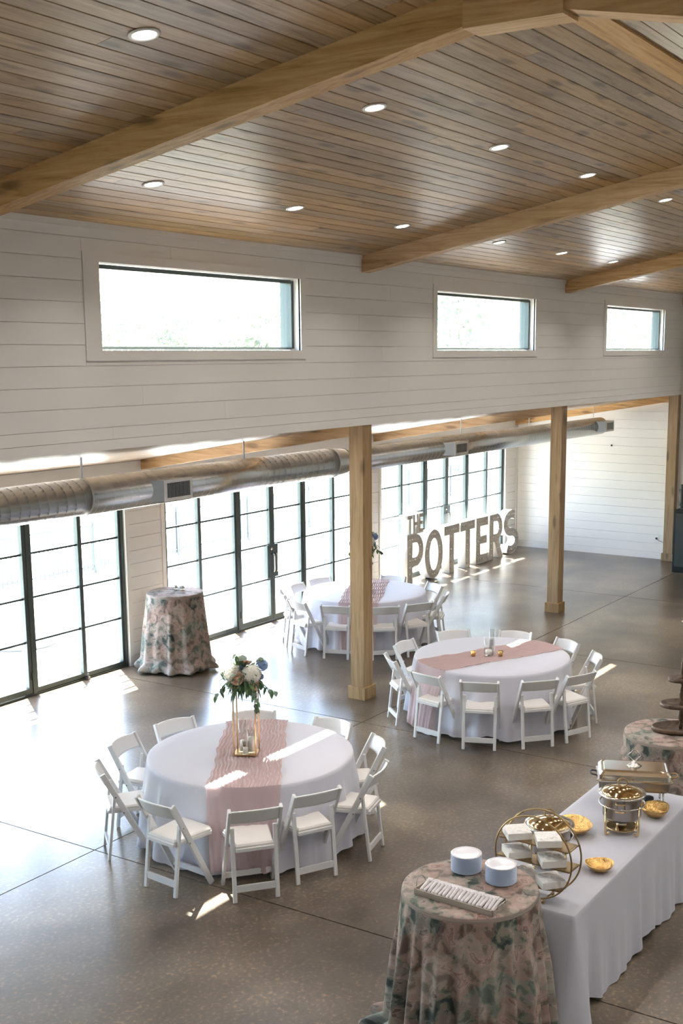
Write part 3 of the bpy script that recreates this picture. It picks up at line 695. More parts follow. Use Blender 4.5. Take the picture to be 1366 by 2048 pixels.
def hyd_mesh(name, R, mat, n=90, rs=.17):
    mb = MB(); rnd = random.Random(5)
    mb.lathe([(.001, -R * .6), (R * .7, -R * .35), (R * .85, .1 * R), (R * .6, .6 * R), (.001, R * .82)], 14)
    for i in range(n):
        zz = 1 - 1.5 * (i + .5) / n; rr = math.sqrt(max(0, 1 - zz * zz)); a = i * 2.399
        d = Vector((rr * math.cos(a), rr * math.sin(a), zz)); p = d * R * rnd.uniform(.88, 1.0)
        s1 = d.orthogonal().normalized(); s2 = d.cross(s1); q = rs * R
        for k in range(4):
            b = k * PI / 2 + rnd.uniform(0, .6); e = s1 * math.cos(b) + s2 * math.sin(b); f = s1 * -math.sin(b) + s2 * math.cos(b)
            mb.add([p, p + e * q + f * q * .55 + d * q * .25, p + e * q * 1.35 + d * q * .1, p + e * q - f * q * .55 + d * q * .25], [(0, 1, 2, 3)])
    return mb.mesh(name, mat)
RM = {'peach': rose_mesh('rose', .042, plain('peach_petal', (0.72, 0.47, 0.36), .6)), 'tan': rose_mesh('rose', .03, plain('tan_petal', (0.50, 0.33, 0.25), .6)), 'white': rose_mesh('rose', .045, plain('ivory_petal', (0.82, 0.78, 0.68), .6))}
HM = {'white': hyd_mesh('hydrangea', .075, plain('white_floret', (0.80, 0.78, 0.70), .6)), 'blue': hyd_mesh('hydrangea', .045, plain('blue_floret', (0.24, 0.34, 0.58), .6), 50, .25)}
THM = hyd_mesh('thistle', .024, plain('thistle_blue', (0.16, 0.22, 0.33), .6), 60, .25)
def bouquet(loc, rz, label, seed):
    rnd = random.Random(seed); t = thing('flower_arrangement', label, 'flowers', loc, rz, 'white and peach flower arrangements')
    part('foam_core', MB().lathe([(.001, 0.0), (.055, 0.0), (.07, .04), (.055, .09), (.001, .11)], 14), M_LEAF[0], t)
    # local axes: +x away from the camera, +y to the left in the picture
    fl_ = [('rose', RM['peach'], (-.115, .045, .085)), ('hydrangea', HM['white'], (-.075, -.065, .115)), ('hydrangea', HM['white'], (-.03, .10, .11)), ('rose', RM['tan'], (-.02, -.02, .20)), ('rose', RM['white'], (.05, .02, .17)),
           ('thistle', THM, (-.06, .012, .175)), ('hydrangea', HM['blue'], (.0, -.15, .175)), ('rose', RM['peach'], (-.07, -.085, .005)), ('thistle', THM, (-.03, -.14, .08)), ('rose', RM['white'], (.08, -.08, .10)), ('hydrangea', HM['white'], (.09, .07, .10))]
    for nm, me, p in fl_:
        o = link(nm, me, t); o.location = p; o.scale = (1.15, 1.15, 1.15); d = Vector((p[0], p[1], p[2] - .03)).normalized(); o.rotation_euler = d.to_track_quat('Z', 'Y').to_euler()
        if me is RM['peach']: o['label'] = 'peach garden rose'
        elif me is HM['blue']: o['label'] = 'blue cluster flower'
    for i in range(160):
        a = rnd.uniform(0, 2 * PI); el = rnd.uniform(-.7, 1.35) if i % 3 else rnd.uniform(-.8, .0)
        d = Vector((math.cos(a) * math.cos(el), math.sin(a) * math.cos(el), math.sin(el))); rr = rnd.uniform(.05, .145)
        o = link('leaf', LM[rnd.choice((0, 0, 1, 3, 3, 2))], t); o.location = Vector((0, 0, .06)) + d * rr; d2 = (d + Vector((rnd.uniform(-.4, .4), rnd.uniform(-.4, .4), rnd.uniform(-.5, .3)))).normalized()
        o.rotation_euler = d2.to_track_quat('X', 'Z').to_euler(); s = rnd.uniform(.9, 1.5); o.scale = (s, s, s)
    # trailing eucalyptus sprigs
    for (pts, k) in (([(-.03, .10, .05), (-.05, .17, .02), (-.05, .22, -.05), (-.05, .25, -.09)], 7), ([(-.03, -.12, .05), (-.05, -.18, .0), (-.05, -.23, -.035), (-.05, -.27, -.05)], 6), ([(-.08, -.07, .0), (-.10, -.10, -.07), (-.10, -.10, -.14), (-.10, -.095, -.20)], 8), ([(0, -.08, .18), (0, -.12, .24), (0, -.14, .25)], 4), ([(0, .05, .18), (0, .07, .25), (0, .08, .28)], 4), ([(-.02, .1, .1), (-.02, .18, .13), (-.02, .22, .10)], 5)):
        part('sprig_stem', MB().tube(pts, .0018, 5), M_LEAF[1], t)
        for j in range(k):
            u = (j + .6) / k * (len(pts) - 1); i0 = min(int(u), len(pts) - 2); p = Vector(pts[i0]).lerp(Vector(pts[i0 + 1]), u - i0)
            o = link('leaf', LM[2 if j % 2 else 1], t); o.location = p; b = rnd.uniform(-1, 1); d2 = Vector((-.5, b, -.6 + .4 * rnd.random())).normalized(); o.rotation_euler = d2.to_track_quat('X', 'Z').to_euler(); o.scale = (.85, 1.1, 1)
    return t
def glassvase(loc, r, h, label, candle=.1, cat='candle holder', grp='clear glass candle holders'):
    t = thing('glass_cylinder', label, cat, loc, 0, grp)
    part('glass_body', MB().lathe([(.001, .002), (r, .002), (r, h), (r - .003, h), (r - .003, .008), (.001, .008)], 28), M_VASE, t)
    if candle: part('candle', MB().lathe([(.001, .009), (r * .72, .009), (r * .72, candle), (.001, candle + .003)], 20), M_WAX, t)
    return t
RZS = math.radians(31.4)
zt = HT + .0095
SX, SY = 7.912, 6.455
stand((SX, SY, zt + .004), math.radians(-62), 'tall gold rod flower stand on the nearest table')
bouquet((SX, SY, zt + .634), RZS, 'white, peach and blue flowers with trailing leaves on near stand', 11)
zi = zt + .004 + .0135
glassvase((SX - .01, SY + .035, zi), .036, .30, 'tallest clear glass cylinder inside the near gold stand', .10)
glassvase((SX + .012, SY - .045, zi), .036, .22, 'shorter clear glass cylinder inside the near gold stand', .14)
glassvase((SX - .055, SY - .03, zi), .030, .12, 'lowest clear glass cylinder inside the near gold stand', .06)
stand((T2[0], T2[1], zt + .004), math.radians(-62), 'gold flower stand hidden behind the timber post')
bouquet((T2[0], T2[1], zt + .634), RZS, 'distant flowers with dark leaves peeking past the timber post', 12)
glassvase((12.12, 6.21, zt + .004), .058, .20, 'wide clear glass cylinder on the right round table', .06)
glassvase((12.22, 6.22, zt + .004), .036, .30, 'tall slim clear glass cylinder on the right round table', .08)
for loc, lab in (((11.985, 6.345, zt + .004), 'small gold votive cup left of the glass cylinders'), ((12.155, 6.075, zt + .004), 'small gold votive cup right of the glass cylinders')):
    t = thing('votive_cup', lab, 'candle holder', loc, 0, 'gold votive cups')
    part('cup', MB().lathe([(.001, .002), (.026, .002), (.030, .06), (.027, .06), (.024, .008), (.001, .008)], 20), M_HAMMER, t); part('candle', MB().lathe([(.001, .009), (.022, .009), (.024, .04), (.001, .042)], 16), M_WAX, t)

# ================================================================ FLORAL HIGH TABLES
def hightable(c, R, h, label, seed, amp, flare, pool, clab, ks=(9, 14, 5, 3), grp=True):
    t = thing('cocktail_table', label, 'table', (c[0], c[1], 0), seed, 'tall round cocktail tables')
    part('tabletop', MB().lathe([(.001, h - .03), (R - .006, h - .03), (R - .002, h - .018), (R - .006, h - .006), (.001, h - .006)], 40), M_LWOOD, t)
    part('column', MB().tube([(0, 0, .03), (0, 0, h - .03)], .035, 12), M_FRAME_L, t); part('foot', MB().lathe([(.001, .03), (.2, .012), (.24, 0.0), (.001, 0.0)], 24), M_FRAME_L, t)
    mb, uv, n = round_cloth(R, h, seed, .015, flare, amp, pool, 260, 40, ks); UVR[0] = R
    o = link('tablecloth', uvmesh(mb, uv, n, 'tablecloth', M_FLORAL)); o.location = (c[0], c[1], .001); tag(o, clab, 'tablecloth', 'floral tablecloths on tall tables'); return o
HC = 1.067
hightable((6.036, 3.20), .418, HC, 'tall round table under the nearest floral cloth', 2.2, .075, .080, .10, 'floor length sage and blush floral cloth nearest the camera', (19, 27, 9, 4))
hightable((11.93, 10.92), .378, HC, 'tall round table between the glass doors', 3.7, .045, .085, .05, 'gathered floral cloth on the tall table beside the glass doors')
hightable((9.585, 3.153), .385, HC, 'tall round table at the right picture edge', 5.1, .06, .07, .08, 'floral cloth under the dark three tier tray')
glassvase((12.06, 11.02, HC + .004), .030, .17, 'taller glass cylinder on the door side floral table', .05)
glassvase((12.09, 10.93, HC + .004), .033, .13, 'shorter glass cylinder on the door side floral table', .05)

# ================================================================ BUFFET TABLE
BX0, BX1, BY0, BY1, BH = 6.575, 8.96, 2.735, 3.515, .76
bt = thing('buffet_table', 'long folding table under the white buffet cloth', 'table', ((BX0 + BX1) / 2, (BY0 + BY1) / 2, 0))
LX2, LY2 = (BX1 - BX0) / 2, (BY1 - BY0) / 2
part('tabletop', MB().box(-LX2 + .006, LX2 - .006, -LY2 + .006, LY2 - .006, BH - .045, BH - .006, None, .006), M_LWOOD, bt)
for s in (-1, 1): part('leg', MB().tube([(s * (LX2 - .3), -.28, BH - .045), (s * (LX2 - .3), -.28, .015), (s * (LX2 - .3), .28, .015), (s * (LX2 - .3), .28, BH - .045)], .014, 8), M_FRAME_L, bt)
def buffet_cloth():
    mb = MB(); per = []
    def side(ax, ay, bx, by, n):
        for i in range(n): u = i / n; per.append((ax + (bx - ax) * u, ay + (by - ay) * u))
    n1, n2 = 90, 40
    side(-LX2, -LY2, LX2, -LY2, n1); side(LX2, -LY2, LX2, LY2, n2); side(LX2, LY2, -LX2, LY2, n1); side(-LX2, LY2, -LX2, -LY2, n2)
    N = len(per); rowsn = [.0, .9, .985, 1.0]
    for q in rowsn:
        for (x, y) in per: mb.v.append((x * q if q < .98 else x * (1 if q == 1 else .996), y * q if q < .98 else y * (1 if q == 1 else .99), BH + (.0 if q < .98 else (-.002 if q < 1 else -.006))))
    m = 22
    for j in range(1, m + 1):
        t = j / m
        for i, (x, y) in enumerate(per):
            d1 = min(math.hypot(x + sx * LX2, y + sy * LY2) for sx in (-1, 1) for sy in (-1, 1)); cw = math.exp(-(d1 / .13) ** 2)
            nx = (1 if x > LX2 - 1e-6 else -1 if x < -LX2 + 1e-6 else 0); ny = (1 if y > LY2 - 1e-6 else -1 if y < -LY2 + 1e-6 else 0)
            if cw > .3 and nx and ny: nx *= .7; ny *= .7
            long = abs(ny) > 0
            hem = .035 + .03 * math.sin(x * 5.2 + 1) + .018 * math.sin(x * 11) if long else .27 + .03 * math.sin(y * 9)
            hem = hem * (1 - .92 * cw) + .012 * cw
            f = .016 * math.sin(x * 19 + y * 23 + 1.2 * math.sin(x * 7)) * min(1, t * 2) + .008 * math.sin(x * 41 + y * 37) * t + .012
            out = .03 * t + f * t + cw * .11 * t ** 1.2 + .03 * math.exp(-((d1 - .22) / .07) ** 2) * -t
            px_, py_ = x + nx * out, y + ny * out
            if cw > .05:
                cx_, cy_ = math.copysign(1, x), math.copysign(1, y); px_ += cx_ * cw * .05 * t * (0 if nx else 1); py_ += cy_ * cw * .05 * t * (0 if ny else 1)
            mb.v.append((px_, py_, BH - .006 - (BH - .006 - hem) * t))
    M = len(rowsn) + m
    for r in range(M - 1):
        for i in range(N): mb.f.append((r * N + i, (r + 1) * N + i, (r + 1) * N + (i + 1) % N, r * N + (i + 1) % N)); mb.sm.append(True)
    return mb
o = part('buffet_cloth', buffet_cloth(), M_BUFF); o.location = ((BX0 + BX1) / 2, (BY0 + BY1) / 2, .001); tag(o, 'long white rectangular cloth on the buffet table', 'tablecloth')
ZB = BH + .003
# round soup chafers
def soup_chafer(loc, rz, label):
    t = thing('round_chafer', label, 'chafing dish', loc, rz, 'round chafing dishes')
    R = .155
    part('pot', MB().lathe([(.001, .085), (.06, .085), (.115, .10), (.142, .13), (.145, .285), (.150, .29), (.145, .30), (.14, .30), (.138, .18), (.001, .15)], 48), M_POT, t)
    part('rim_ring', MB().lathe([(.146, .288), (.172, .290), (.175, .297), (.172, .304), (.146, .302)], 48), M_STEEL, t)
    ld = part('lid', MB().lathe([(.150, .304), (.148, .310), (.135, .313), (.125, .320), (.09, .334), (.045, .343), (.001, .346)], 48), M_GOLDST, t)  # steel lid coloured golden to stand for the reflected wood ceiling
    part('lid_handle', MB().tube([(.0, .034 * math.cos(a), .376 + .032 * math.sin(a)) for a in [2 * PI * k / 20 for k in range(20)]], .0055, 8, True), M_BRASS, ld)
    fr = part('stand_ring', MB().tube([(.168 * math.cos(a), .168 * math.sin(a), .222) for a in [2 * PI * k / 40 for k in range(40)]], .006, 8, True), M_STEEL, t)
    for k in range(4):
        a = PI / 4 + k * PI / 2 + .1; cx_, sy_ = math.cos(a), math.sin(a)
        part('leg', MB().tube([(.168 * cx_, .168 * sy_, .235), (.168 * cx_, .168 * sy_, .03), (.165 * cx_, .165 * sy_, .012), (.150 * cx_, .150 * sy_, .008), (.135 * cx_, .135 * sy_, .010), (.13 * cx_, .13 * sy_, .022)], .0085, 8), M_GOLDST, t)
    part('burner_plate', MB().lathe([(.001, .028), (.115, .028), (.125, .036), (.122, .040), (.10, .036), (.001, .034)], 36), M_GOLDST, t)
    part('fuel_cup', MB().lathe([(.038, .035), (.040, .075), (.030, .078), (.030, .06), (.001, .058)], 24), M_STEEL, t)
    for k in range(4): a = PI / 4 + k * PI / 2 + .1; part('brace', MB().bar((.12 * math.cos(a), .12 * math.sin(a), .034), (.166 * math.cos(a), .166 * math.sin(a), .034), .008, .006), M_STEEL, t)
    for z in (.262, .205): part('side_handle', MB().tube([(-.143, -.035, z), (-.165, -.032, z), (-.172, -.018, z), (-.172, .018, z), (-.165, .032, z), (-.143, .035, z)], .0055, 8), M_GOLD, t)
    return t
ca = math.radians(17)
soup_chafer((8.03, 2.985, ZB), ca, 'round steel chafer with gold-tinted lid before the rectangular chafer')
soup_chafer((7.20, 3.20, ZB), ca, 'round chafer partly behind the brass ring stand')
# rectangular chafer
def rect_chafer(loc, rz):
    t = thing('rectangular_chafer', 'large rectangular chafer with ornate knob at the buffet end', 'chafing dish', loc, rz)
    a, b = .16, .28     # half depth (x), half length (y)
    def rr(x, y, z, r=.03, n=4):
        P = []
        for cx_, cy_, s0 in ((x - r, y - r, 0), (-x + r, y - r, PI / 2), (-x + r, -y + r, PI), (x - r, -y + r, 1.5 * PI)):
            for k in range(n + 1): g = s0 + PI / 2 * k / n; P.append((cx_ + r * math.cos(g), cy_ + r * math.sin(g), z))
        return P
    def loft(secs, mat, nm, par=None):
        mb = MB(); n = len(secs[0]); vs = [p for s in secs for p in s]; fs = [tuple(range(n))[::-1], tuple(range((len(secs) - 1) * n, len(secs) * n))]
        for j in range(len(secs) - 1): fs += [(j * n + i, j * n + (i + 1) % n, (j + 1) * n + (i + 1) % n, (j + 1) * n + i) for i in range(n)]
        return part(nm, mb.add(vs, fs), mat, par or t)
    loft([rr(a - .02, b - .02, .15), rr(a - .008, b - .008, .165), rr(a - .004, b - .004, .235)], M_POT, 'water_pan')
    loft([rr(a + .012, b + .012, .235), rr(a + .014, b + .014, .243), rr(a + .004, b + .004, .249)], M_STEEL, 'rim')
    ld = loft([rr(a, b, .249), rr(a - .003, b - .003, .285), rr(a - .022, b - .022, .308), rr(a - .030, b - .030, .313), rr(a - .040, b - .040, .309), rr(a - .048, b - .048, .316)], plain('ceiling_tinted_steel', (0.80, 0.72, 0.60), 0.12, 1.0), 'lid')  # warm reflection of the wood ceiling put into the lid's steel colour
    part('knob_base', MB().lathe([(.055, .316), (.05, .324), (.03, .330), (.018, .345), (.012, .36), (.001, .362)], 20, mod=lambda r, z, g, i: (r * (1 + .10 * math.cos(8 * g)), z)), M_STEEL, ld)
    part('knob', MB().tube([(0, .040 * math.sin(g) * (1 + .25 * math.cos(4 * g)), .402 + .042 * math.cos(g)) for g in [2 * PI * k / 28 for k in range(28)]], .0045, 6, True), M_STEEL, ld)
    for s in (-1, 1): part('side_handle', MB().tube([(-.05, s * (b + .01), .245), (-.045, s * (b + .045), .25), (-.02, s * (b + .058), .25), (.02, s * (b + .058), .25), (.045, s * (b + .045), .25), (.05, s * (b + .01), .245)], .007, 8), M_BLACK if s > 0 else M_BRASS, t)
    for sx in (-1, 1):
        for sy in (-1, 1):
            x, y = sx * (a - .03), sy * (b - .06)
            part('leg', MB().tube([(x, y, .16), (x, y, .03), (x + sx * .015, y, .004)], .009, 8), M_STEEL, t)
    for s in (-1, 1): part('fuel_can', MB().lathe([(.001, .004), (.042, .004), (.042, .06), (.038, .064), (.001, .062)], 24, (0, s * .12, 0)), M_BLACK, t)
    return t
rect_chafer((8.58, 3.10, ZB), math.radians(24))
# gold bowls
def bowl(loc, R, h, label, seed):
    mod = lambda r, z, a, i: (r * (1 + .035 * math.sin(3 * a + seed) + .012 * math.sin(17 * a)), z * (1 + .06 * math.sin(2 * a + seed)))
    o = part('gold_bowl', MB().lathe([(.001, .0), (R * .4, .0), (R * .72, h * .35), (R * .93, h * .75), (R, h), (R * .975, h), (R * .90, h * .76), (R * .68, h * .38), (R * .36, .008), (.001, .006)], 56, mod=mod), M_HAMMER); o.location = loc
    return tag(o, label, 'bowl', 'hammered gold bowls')
bowl((7.80, 3.285, ZB + .001), .155, .075, 'wide hammered gold bowl behind the ring stand', 1.0)
bowl((8.42, 2.865, ZB + .001), .115, .085, 'gold bowl beside the round chafer near the table edge', 2.2)
bowl((7.285, 2.855, ZB + .001), .100, .058, 'small hammered gold bowl alone near the front of the buffet', 3.0)

# brass ring stand with square blocks
def ringstand(loc, rz):
    t = thing('ring_display_stand', 'round brass ring stand holding white square blocks', 'display stand', loc, rz)
    R, d = .276, .072; zc_ = R + .025
    for s in (-1, 1):
        part('ring', MB().tube([(s * d, R * math.cos(a), zc_ + R * math.sin(a)) for a in [2 * PI * k / 56 for k in range(56)]], .0062, 8, True), M_BRASS, t)
    for z, w in ((.112, .20), (.258, .262), (.388, .245)):
        sh = MB(); sh.box(-d, d, -w, w, z, z + .004); part('shelf', sh, M_BRASS, t)
        e = MB()
        for s in (-1, 1): e.bar((-d, s * w, z), (d, s * w, z), .008, .008); e.bar((s * d, -w, z), (s * d, w, z), .008, .008)
        part('shelf_rim', e, M_BRASS, t)
    for k, a in enumerate((.35, PI - .35, 1.0, PI - 1.0, -1.2, -PI + 1.2)):
        part('cross_rod', MB().tube([(-d, R * math.cos(a), zc_ + R * math.sin(a)), (d, R * math.cos(a), zc_ + R * math.sin(a))], .005, 6), M_BRASS, t)
    for s in (-1, 1):
        for q in (-1, 1): part('ball_foot', MB().lathe([(.001, 0), (.010, .004), (.013, .013), (.010, .022), (.001, .040)], 12, (s * d, q * .08, 0)), M_BRASS, t)
    return t
RSX, RSY = 6.70, 3.055; RSR = math.radians(-2)
ringstand((RSX, RSY, ZB + .001), RSR)
def block(dx, dy, z, rot, label, seed, s=.080):
    rnd = random.Random(seed); x = RSX + dx * math.cos(RSR) - dy * math.sin(RSR); y = RSY + dx * math.sin(RSR) + dy * math.cos(RSR)
    t = thing('napkin_stack', label, 'napkin stack', (x, y, ZB + .001 + z), RSR + rot, 'white square stacks on the ring stand')
    part('folded_stack', MB().box(-s, s, -s, s, 0, .048, None, .003), M_NAPK, t)
    hh = [[rnd.uniform(0, .010) for _ in range(13)] for _ in range(13)]
    def g(u, v):
        i, j = min(int(u * 12), 12), min(int(v * 12), 12); e = min(u, v, 1 - u, 1 - v); return (-s + .003 + (2 * s - .006) * u, -s + .003 + (2 * s - .006) * v, 0.0485 + hh[i][j] * min(1, e * 8))
    part('crumpled_top', MB().grid(g, 12, 12, False), M_NAPK, t)
for dy, z, rot, lab, sd in ((.150, .393, .75, 'white square block on the top shelf, left', 1), (-.075, .393, .62, 'flat white square block on the top shelf, right', 2), (.150, .263, .80, 'white square block on the middle shelf, left', 3), (-.105, .263, .70, 'white square block on the middle shelf, right', 4), (.105, .117, .7, 'white square block on the bottom shelf behind the plates', 5), (-.095, .117, .85, 'white square block on the bottom shelf, right', 6)):
    block(-.01, dy, z, rot, lab, sd)
# serving tongs / forks
for (x, y, z, r, lab) in ((6.72, 3.09, ZB + .275, .35, 'silver serving fork on the middle shelf of the ring stand'), (6.72, 3.05, ZB + .125, .2, 'silver serving spoon low in the ring stand')):
    o = part('serving_utensil', MB().tube([(0, -.09, 0), (0, -.03, .012), (0, .05, .010)], [.004, .004, .006], 8).lathe([(.001, -.004), (.018, -.003), (.024, .004), (.018, .003), (.001, -.001)], 16, (0, .07, .009)), M_STEEL)
    o.location = (x, y, z); o.rotation_euler = (0, 0, r); tag(o, lab, 'utensil')

# ================================================================ NEAR HIGH TABLE ITEMS
ZH = HC + .003
def plates(loc, label):
    t = thing('plate_stack', label, 'plate stack', loc, 0, 'stacks of clear plastic plates')
    n = 18; p = .0062
    pm = MB().lathe([(.001, .0), (.075, .0), (.088, .004), (.098, .0048), (.098, .0058), (.075, .0035), (.001, .0018)], 44, mod=lambda r, z, a, i: (r * (1 + (.006 if r > .09 else 0) * math.cos(22 * a)), z)).mesh('plate', M_PLATE)
    pt = pm.copy(); pt.materials[0] = M_PLATET
    for k in range(n): o = link('plate', pt if k == n - 1 else pm, t); o.location = (0, 0, k * p); o.rotation_euler = (0, 0, k * .13)
plates((6.235, 3.335, ZH), 'left stack of clear scalloped plastic plates')
plates((6.205, 3.075, ZH), 'right stack of clear scalloped plastic plates')
tr = thing('serving_tray', 'rectangular wooden tray with wire handles on the near floral table', 'tray', (5.845, 3.165, ZH), math.radians(-2))
tl, tw = .265, .085
part('tray_base', MB().box(-tw, tw, -tl, tl, 0, .01), M_LWOOD, tr)
for nm, q in (('side_board', (-tw - .008, -tw, -tl, tl)), ('side_board', (tw, tw + .008, -tl, tl)), ('end_board', (-tw, tw, -tl - .008, -tl)), ('end_board', (-tw, tw, tl, tl + .008))): part(nm, MB().box(q[0], q[1], q[2], q[3], 0, .036), M_LWOOD, tr)
for s in (-1, 1): part('handle', MB().tube([(.05 * math.cos(a), s * (tl + .012 + .01 * math.sin(a)), .03 + .05 * math.sin(a)) for a in [PI * k / 12 for k in range(13)]], .0025, 6), M_FRAME_L, tr)
cm = MB().tube([(-.075, 0, 0), (-.065, 0, .002), (.045, 0, .004), (.06, 0, .004)], [.006, .0105, .0125, .006], 8); cm.add([(.05, -.014, .006), (.085, -.018, .010), (.085, .018, .010), (.05, .014, .006)], [(0, 1, 2, 3)]); cme = cm.mesh('wrapped_cutlery', M_CUTL)
rnd = random.Random(9)
for k in range(20):
    o = link('wrapped_cutlery', cme); y = -tl + .02 + k * (2 * tl - .04) / 19; a = math.radians(-2)
    o.location = (5.845 - y * math.sin(a), 3.165 + y * math.cos(a), ZH + .026 + .003 * (k % 2)); o.rotation_euler = (0, rnd.uniform(-.05, .02), a + rnd.uniform(-.04, .04) + .15)
    tag(o, ['rightmost', 'second', 'third', 'fourth', 'fifth', 'sixth', 'seventh', 'eighth', 'ninth', 'tenth', 'tenth', 'ninth', 'eighth', 'seventh', 'sixth', 'fifth', 'fourth', 'third', 'second', 'leftmost'][k] + ' clear wrapped cutlery roll' + ('' if k in (0, 19) else ' from the %s end' % ('right' if k < 10 else 'left')) + ' of the wooden tray', 'cutlery', 'wrapped cutlery rolls in the tray')

# ================================================================ THREE TIER TRAY + silver dish
t = thing('tiered_tray', 'dark wooden three tier oval tray stand with turned post', 'tiered tray', (9.66, 3.085, ZH), math.radians(-58))
for z, a, b in ((0.005, .25, .155), (.215, .185, .12), (.44, .125, .085)):
    def modf(r, zz, g, i, a=a, b=b): return (r * a * b / math.sqrt((b * math.cos(g)) ** 2 + (a * math.sin(g)) ** 2) / a, zz)
    part('tray', MB().lathe([(.001, z), (a * .97, z), (a, z + .008), (a, z + .038), (a - .012, z + .038), (a - .014, z + .012), (.001, z + .012)], 44, mod=modf), M_DWOOD, t)
part('turned_post', MB().lathe([(.014, .017), (.020, .04), (.012, .07), (.024, .11), (.028, .15), (.014, .19), (.022, .205), (.022, .23), (.013, .26), (.022, .30), (.026, .35), (.013, .40), (.020, .43), (.020, .455), (.012, .48), (.022, .52), (.016, .57), (.020, .60), (.010, .62), (.016, .635), (.001, .65)], 20), M_DWOOD, t)
part('ring_handle', MB().tube([(.0, .025 + .022 * math.cos(g), .60 + .024 * math.sin(g)) for g in [2 * PI * k / 16 for k in range(16)]], .003, 6, True), M_BLACK, t)
t = thing('silver_dish', 'small ornate silver dish behind the tiered tray post', 'dish', (9.86, 3.10, ZH))
part('bowl', MB().lathe([(.03, 0), (.04, .005), (.02, .02), (.05, .04), (.075, .075), (.07, .078), (.045, .045), (.001, .03)], 24, mod=lambda r, z, a, i: (r * (1 + .07 * math.cos(8 * a)), z)), M_STEEL, t); part('handle', MB().tube([(-.07, .0, .06), (-.10, .0, .075), (-.10, 0, .04), (-.06, 0, .03)], .004, 6), M_STEEL, t)

# ================================================================ MARQUEE LETTERS
def arc(cx_, cy_, rx, ry, a0, a1, n=16): return [(cx_ + rx * math.cos(a0 + (a1 - a0) * i / n), cy_ + ry * math.sin(a0 + (a1 - a0) * i / n)) for i in range(n + 1)]
ST = .19
def glyph(ch):
    w = {'P': .60, 'O': .70, 'T': .62, 'E': .54, 'R': .62, 'S': .74, 'H': .62}[ch]; s = ST
    if ch == 'P': return w, [[(0, 0), (s, 0), (s, .36)] + arc(w - .29, .68, .29, .32, -PI / 2, PI / 2) + [(0, 1)], [(s, .54), (s, .84)] + arc(w - .29, .69, .12, .15, PI / 2, -PI / 2)]
    if ch == 'R': return w, [[(0, 0), (s, 0), (s, .38), (s + .06, .38), (w - .19, 0), (w + .02, 0), (w - .17, .42)] + arc(w - .29, .70, .28, .30, -PI / 3.2, PI / 2) + [(0, 1)], [(s, .55), (s, .84)] + arc(w - .29, .695, .11, .145, PI / 2, -PI / 2)]
    if ch == 'O': return w, [arc(w / 2, .5, w / 2, .5, 0, 2 * PI, 36)[:-1], arc(w / 2, .5, w / 2 - s + .01, .5 - s + .02, 0, -2 * PI, 36)[:-1]]
    if ch == 'T': return w, [[(w / 2 - s / 2, 0), (w / 2 + s / 2, 0), (w / 2 + s / 2, 1 - s), (w, 1 - s), (w, 1), (0, 1), (0, 1 - s), (w / 2 - s / 2, 1 - s)]]
    if ch == 'E': return w, [[(0, 0), (w, 0), (w, s), (s, s), (s, .42), (w * .9, .42), (w * .9, .42 + s * .9), (s, .42 + s * .9), (s, 1 - s), (w, 1 - s), (w, 1), (0, 1)]]
    if ch == 'H': return w, [[(0, 0), (s, 0), (s, .41), (w - s, .41), (w - s, 0), (w, 0), (w, 1), (w - s, 1), (w - s, .59), (s, .59), (s, 1), (0, 1)]]
    s = .18; ry = (1 - s) / 4; rx = w / 2 - s / 2
    ctr = arc(w / 2, .5 + ry, rx, ry, .9, PI * 1.5, 20) + arc(w / 2, .5 - ry, rx, ry, PI / 2, -PI + .9, 20)[1:]
    lo, hi = [], []
    for q in range(len(ctr)):
        a = ctr[max(q - 1, 0)]; b = ctr[min(q + 1, len(ctr) - 1)]; dx, dy = b[0] - a[0], b[1] - a[1]; m = math.hypot(dx, dy); nx, ny = -dy / m * s / 2, dx / m * s / 2
        lo.append((ctr[q][0] + nx, ctr[q][1] + ny)); hi.append((ctr[q][0] - nx, ctr[q][1] - ny))
    cl = lo + hi[::-1]
    return w, [cl]
def curve_mesh(loops, sc, ext, fill, bevel=0.0, off=0.0, name='letter', mat=None):
    cu = bpy.data.curves.new(name, 'CURVE'); cu.dimensions = '2D'; cu.fill_mode = 'BOTH' if fill else 'NONE'; cu.extrude = ext; cu.bevel_depth = bevel; cu.offset = off; cu.bevel_resolution = 1
    for lp in loops:
        sp = cu.splines.new('POLY'); sp.points.add(len(lp) - 1); sp.use_cyclic_u = True
        for p, (x, y) in zip(sp.points, lp): p.co = (x * sc, y * sc, 0, 1)
    if not fill: cu.dimensions = '3D'; cu.fill_mode = 'FULL'
    ob = bpy.data.objects.new('tmp', cu); COL.objects.link(ob); dg = bpy.context.evaluated_depsgraph_get(); me = bpy.data.meshes.new_from_object(ob.evaluated_get(dg)); bpy.data.objects.remove(ob); bpy.data.curves.remove(cu)
    me.name = name; me.materials.clear(); me.materials.append(mat); return me
def solid_letter(loops, sc, depth, mat_side, mat_face, parent, rim=.008):
    # local: x right, y up in glyph plane; stand it up with rotation; front faces the camera side
    body = curve_mesh(loops, sc, depth / 2 - .012, True, 0, 0, 'letter_body', mat_face); o = link('letter_body', body, parent); o.rotation_euler = (PI / 2, 0, 0)
    rm = curve_mesh(loops, sc, depth / 2, False, rim * .5, 0, 'letter_rim', mat_side); r = link('letter_rim', rm, parent); r.rotation_euler = (PI / 2, 0, 0)
    return o
def inside(pt, loops):
    c = False
    for lp in loops:
        n = len(lp)
        for i in range(n):
            x1, y1 = lp[i]; x2, y2 = lp[(i + 1) % n]
            if (y1 > pt[1]) != (y2 > pt[1]) and pt[0] < (x2 - x1) * (pt[1] - y1) / (y2 - y1) + x1: c = not c
    return c
LH = .945; la = 0.0; ex, ey = math.cos(la), math.sin(la)
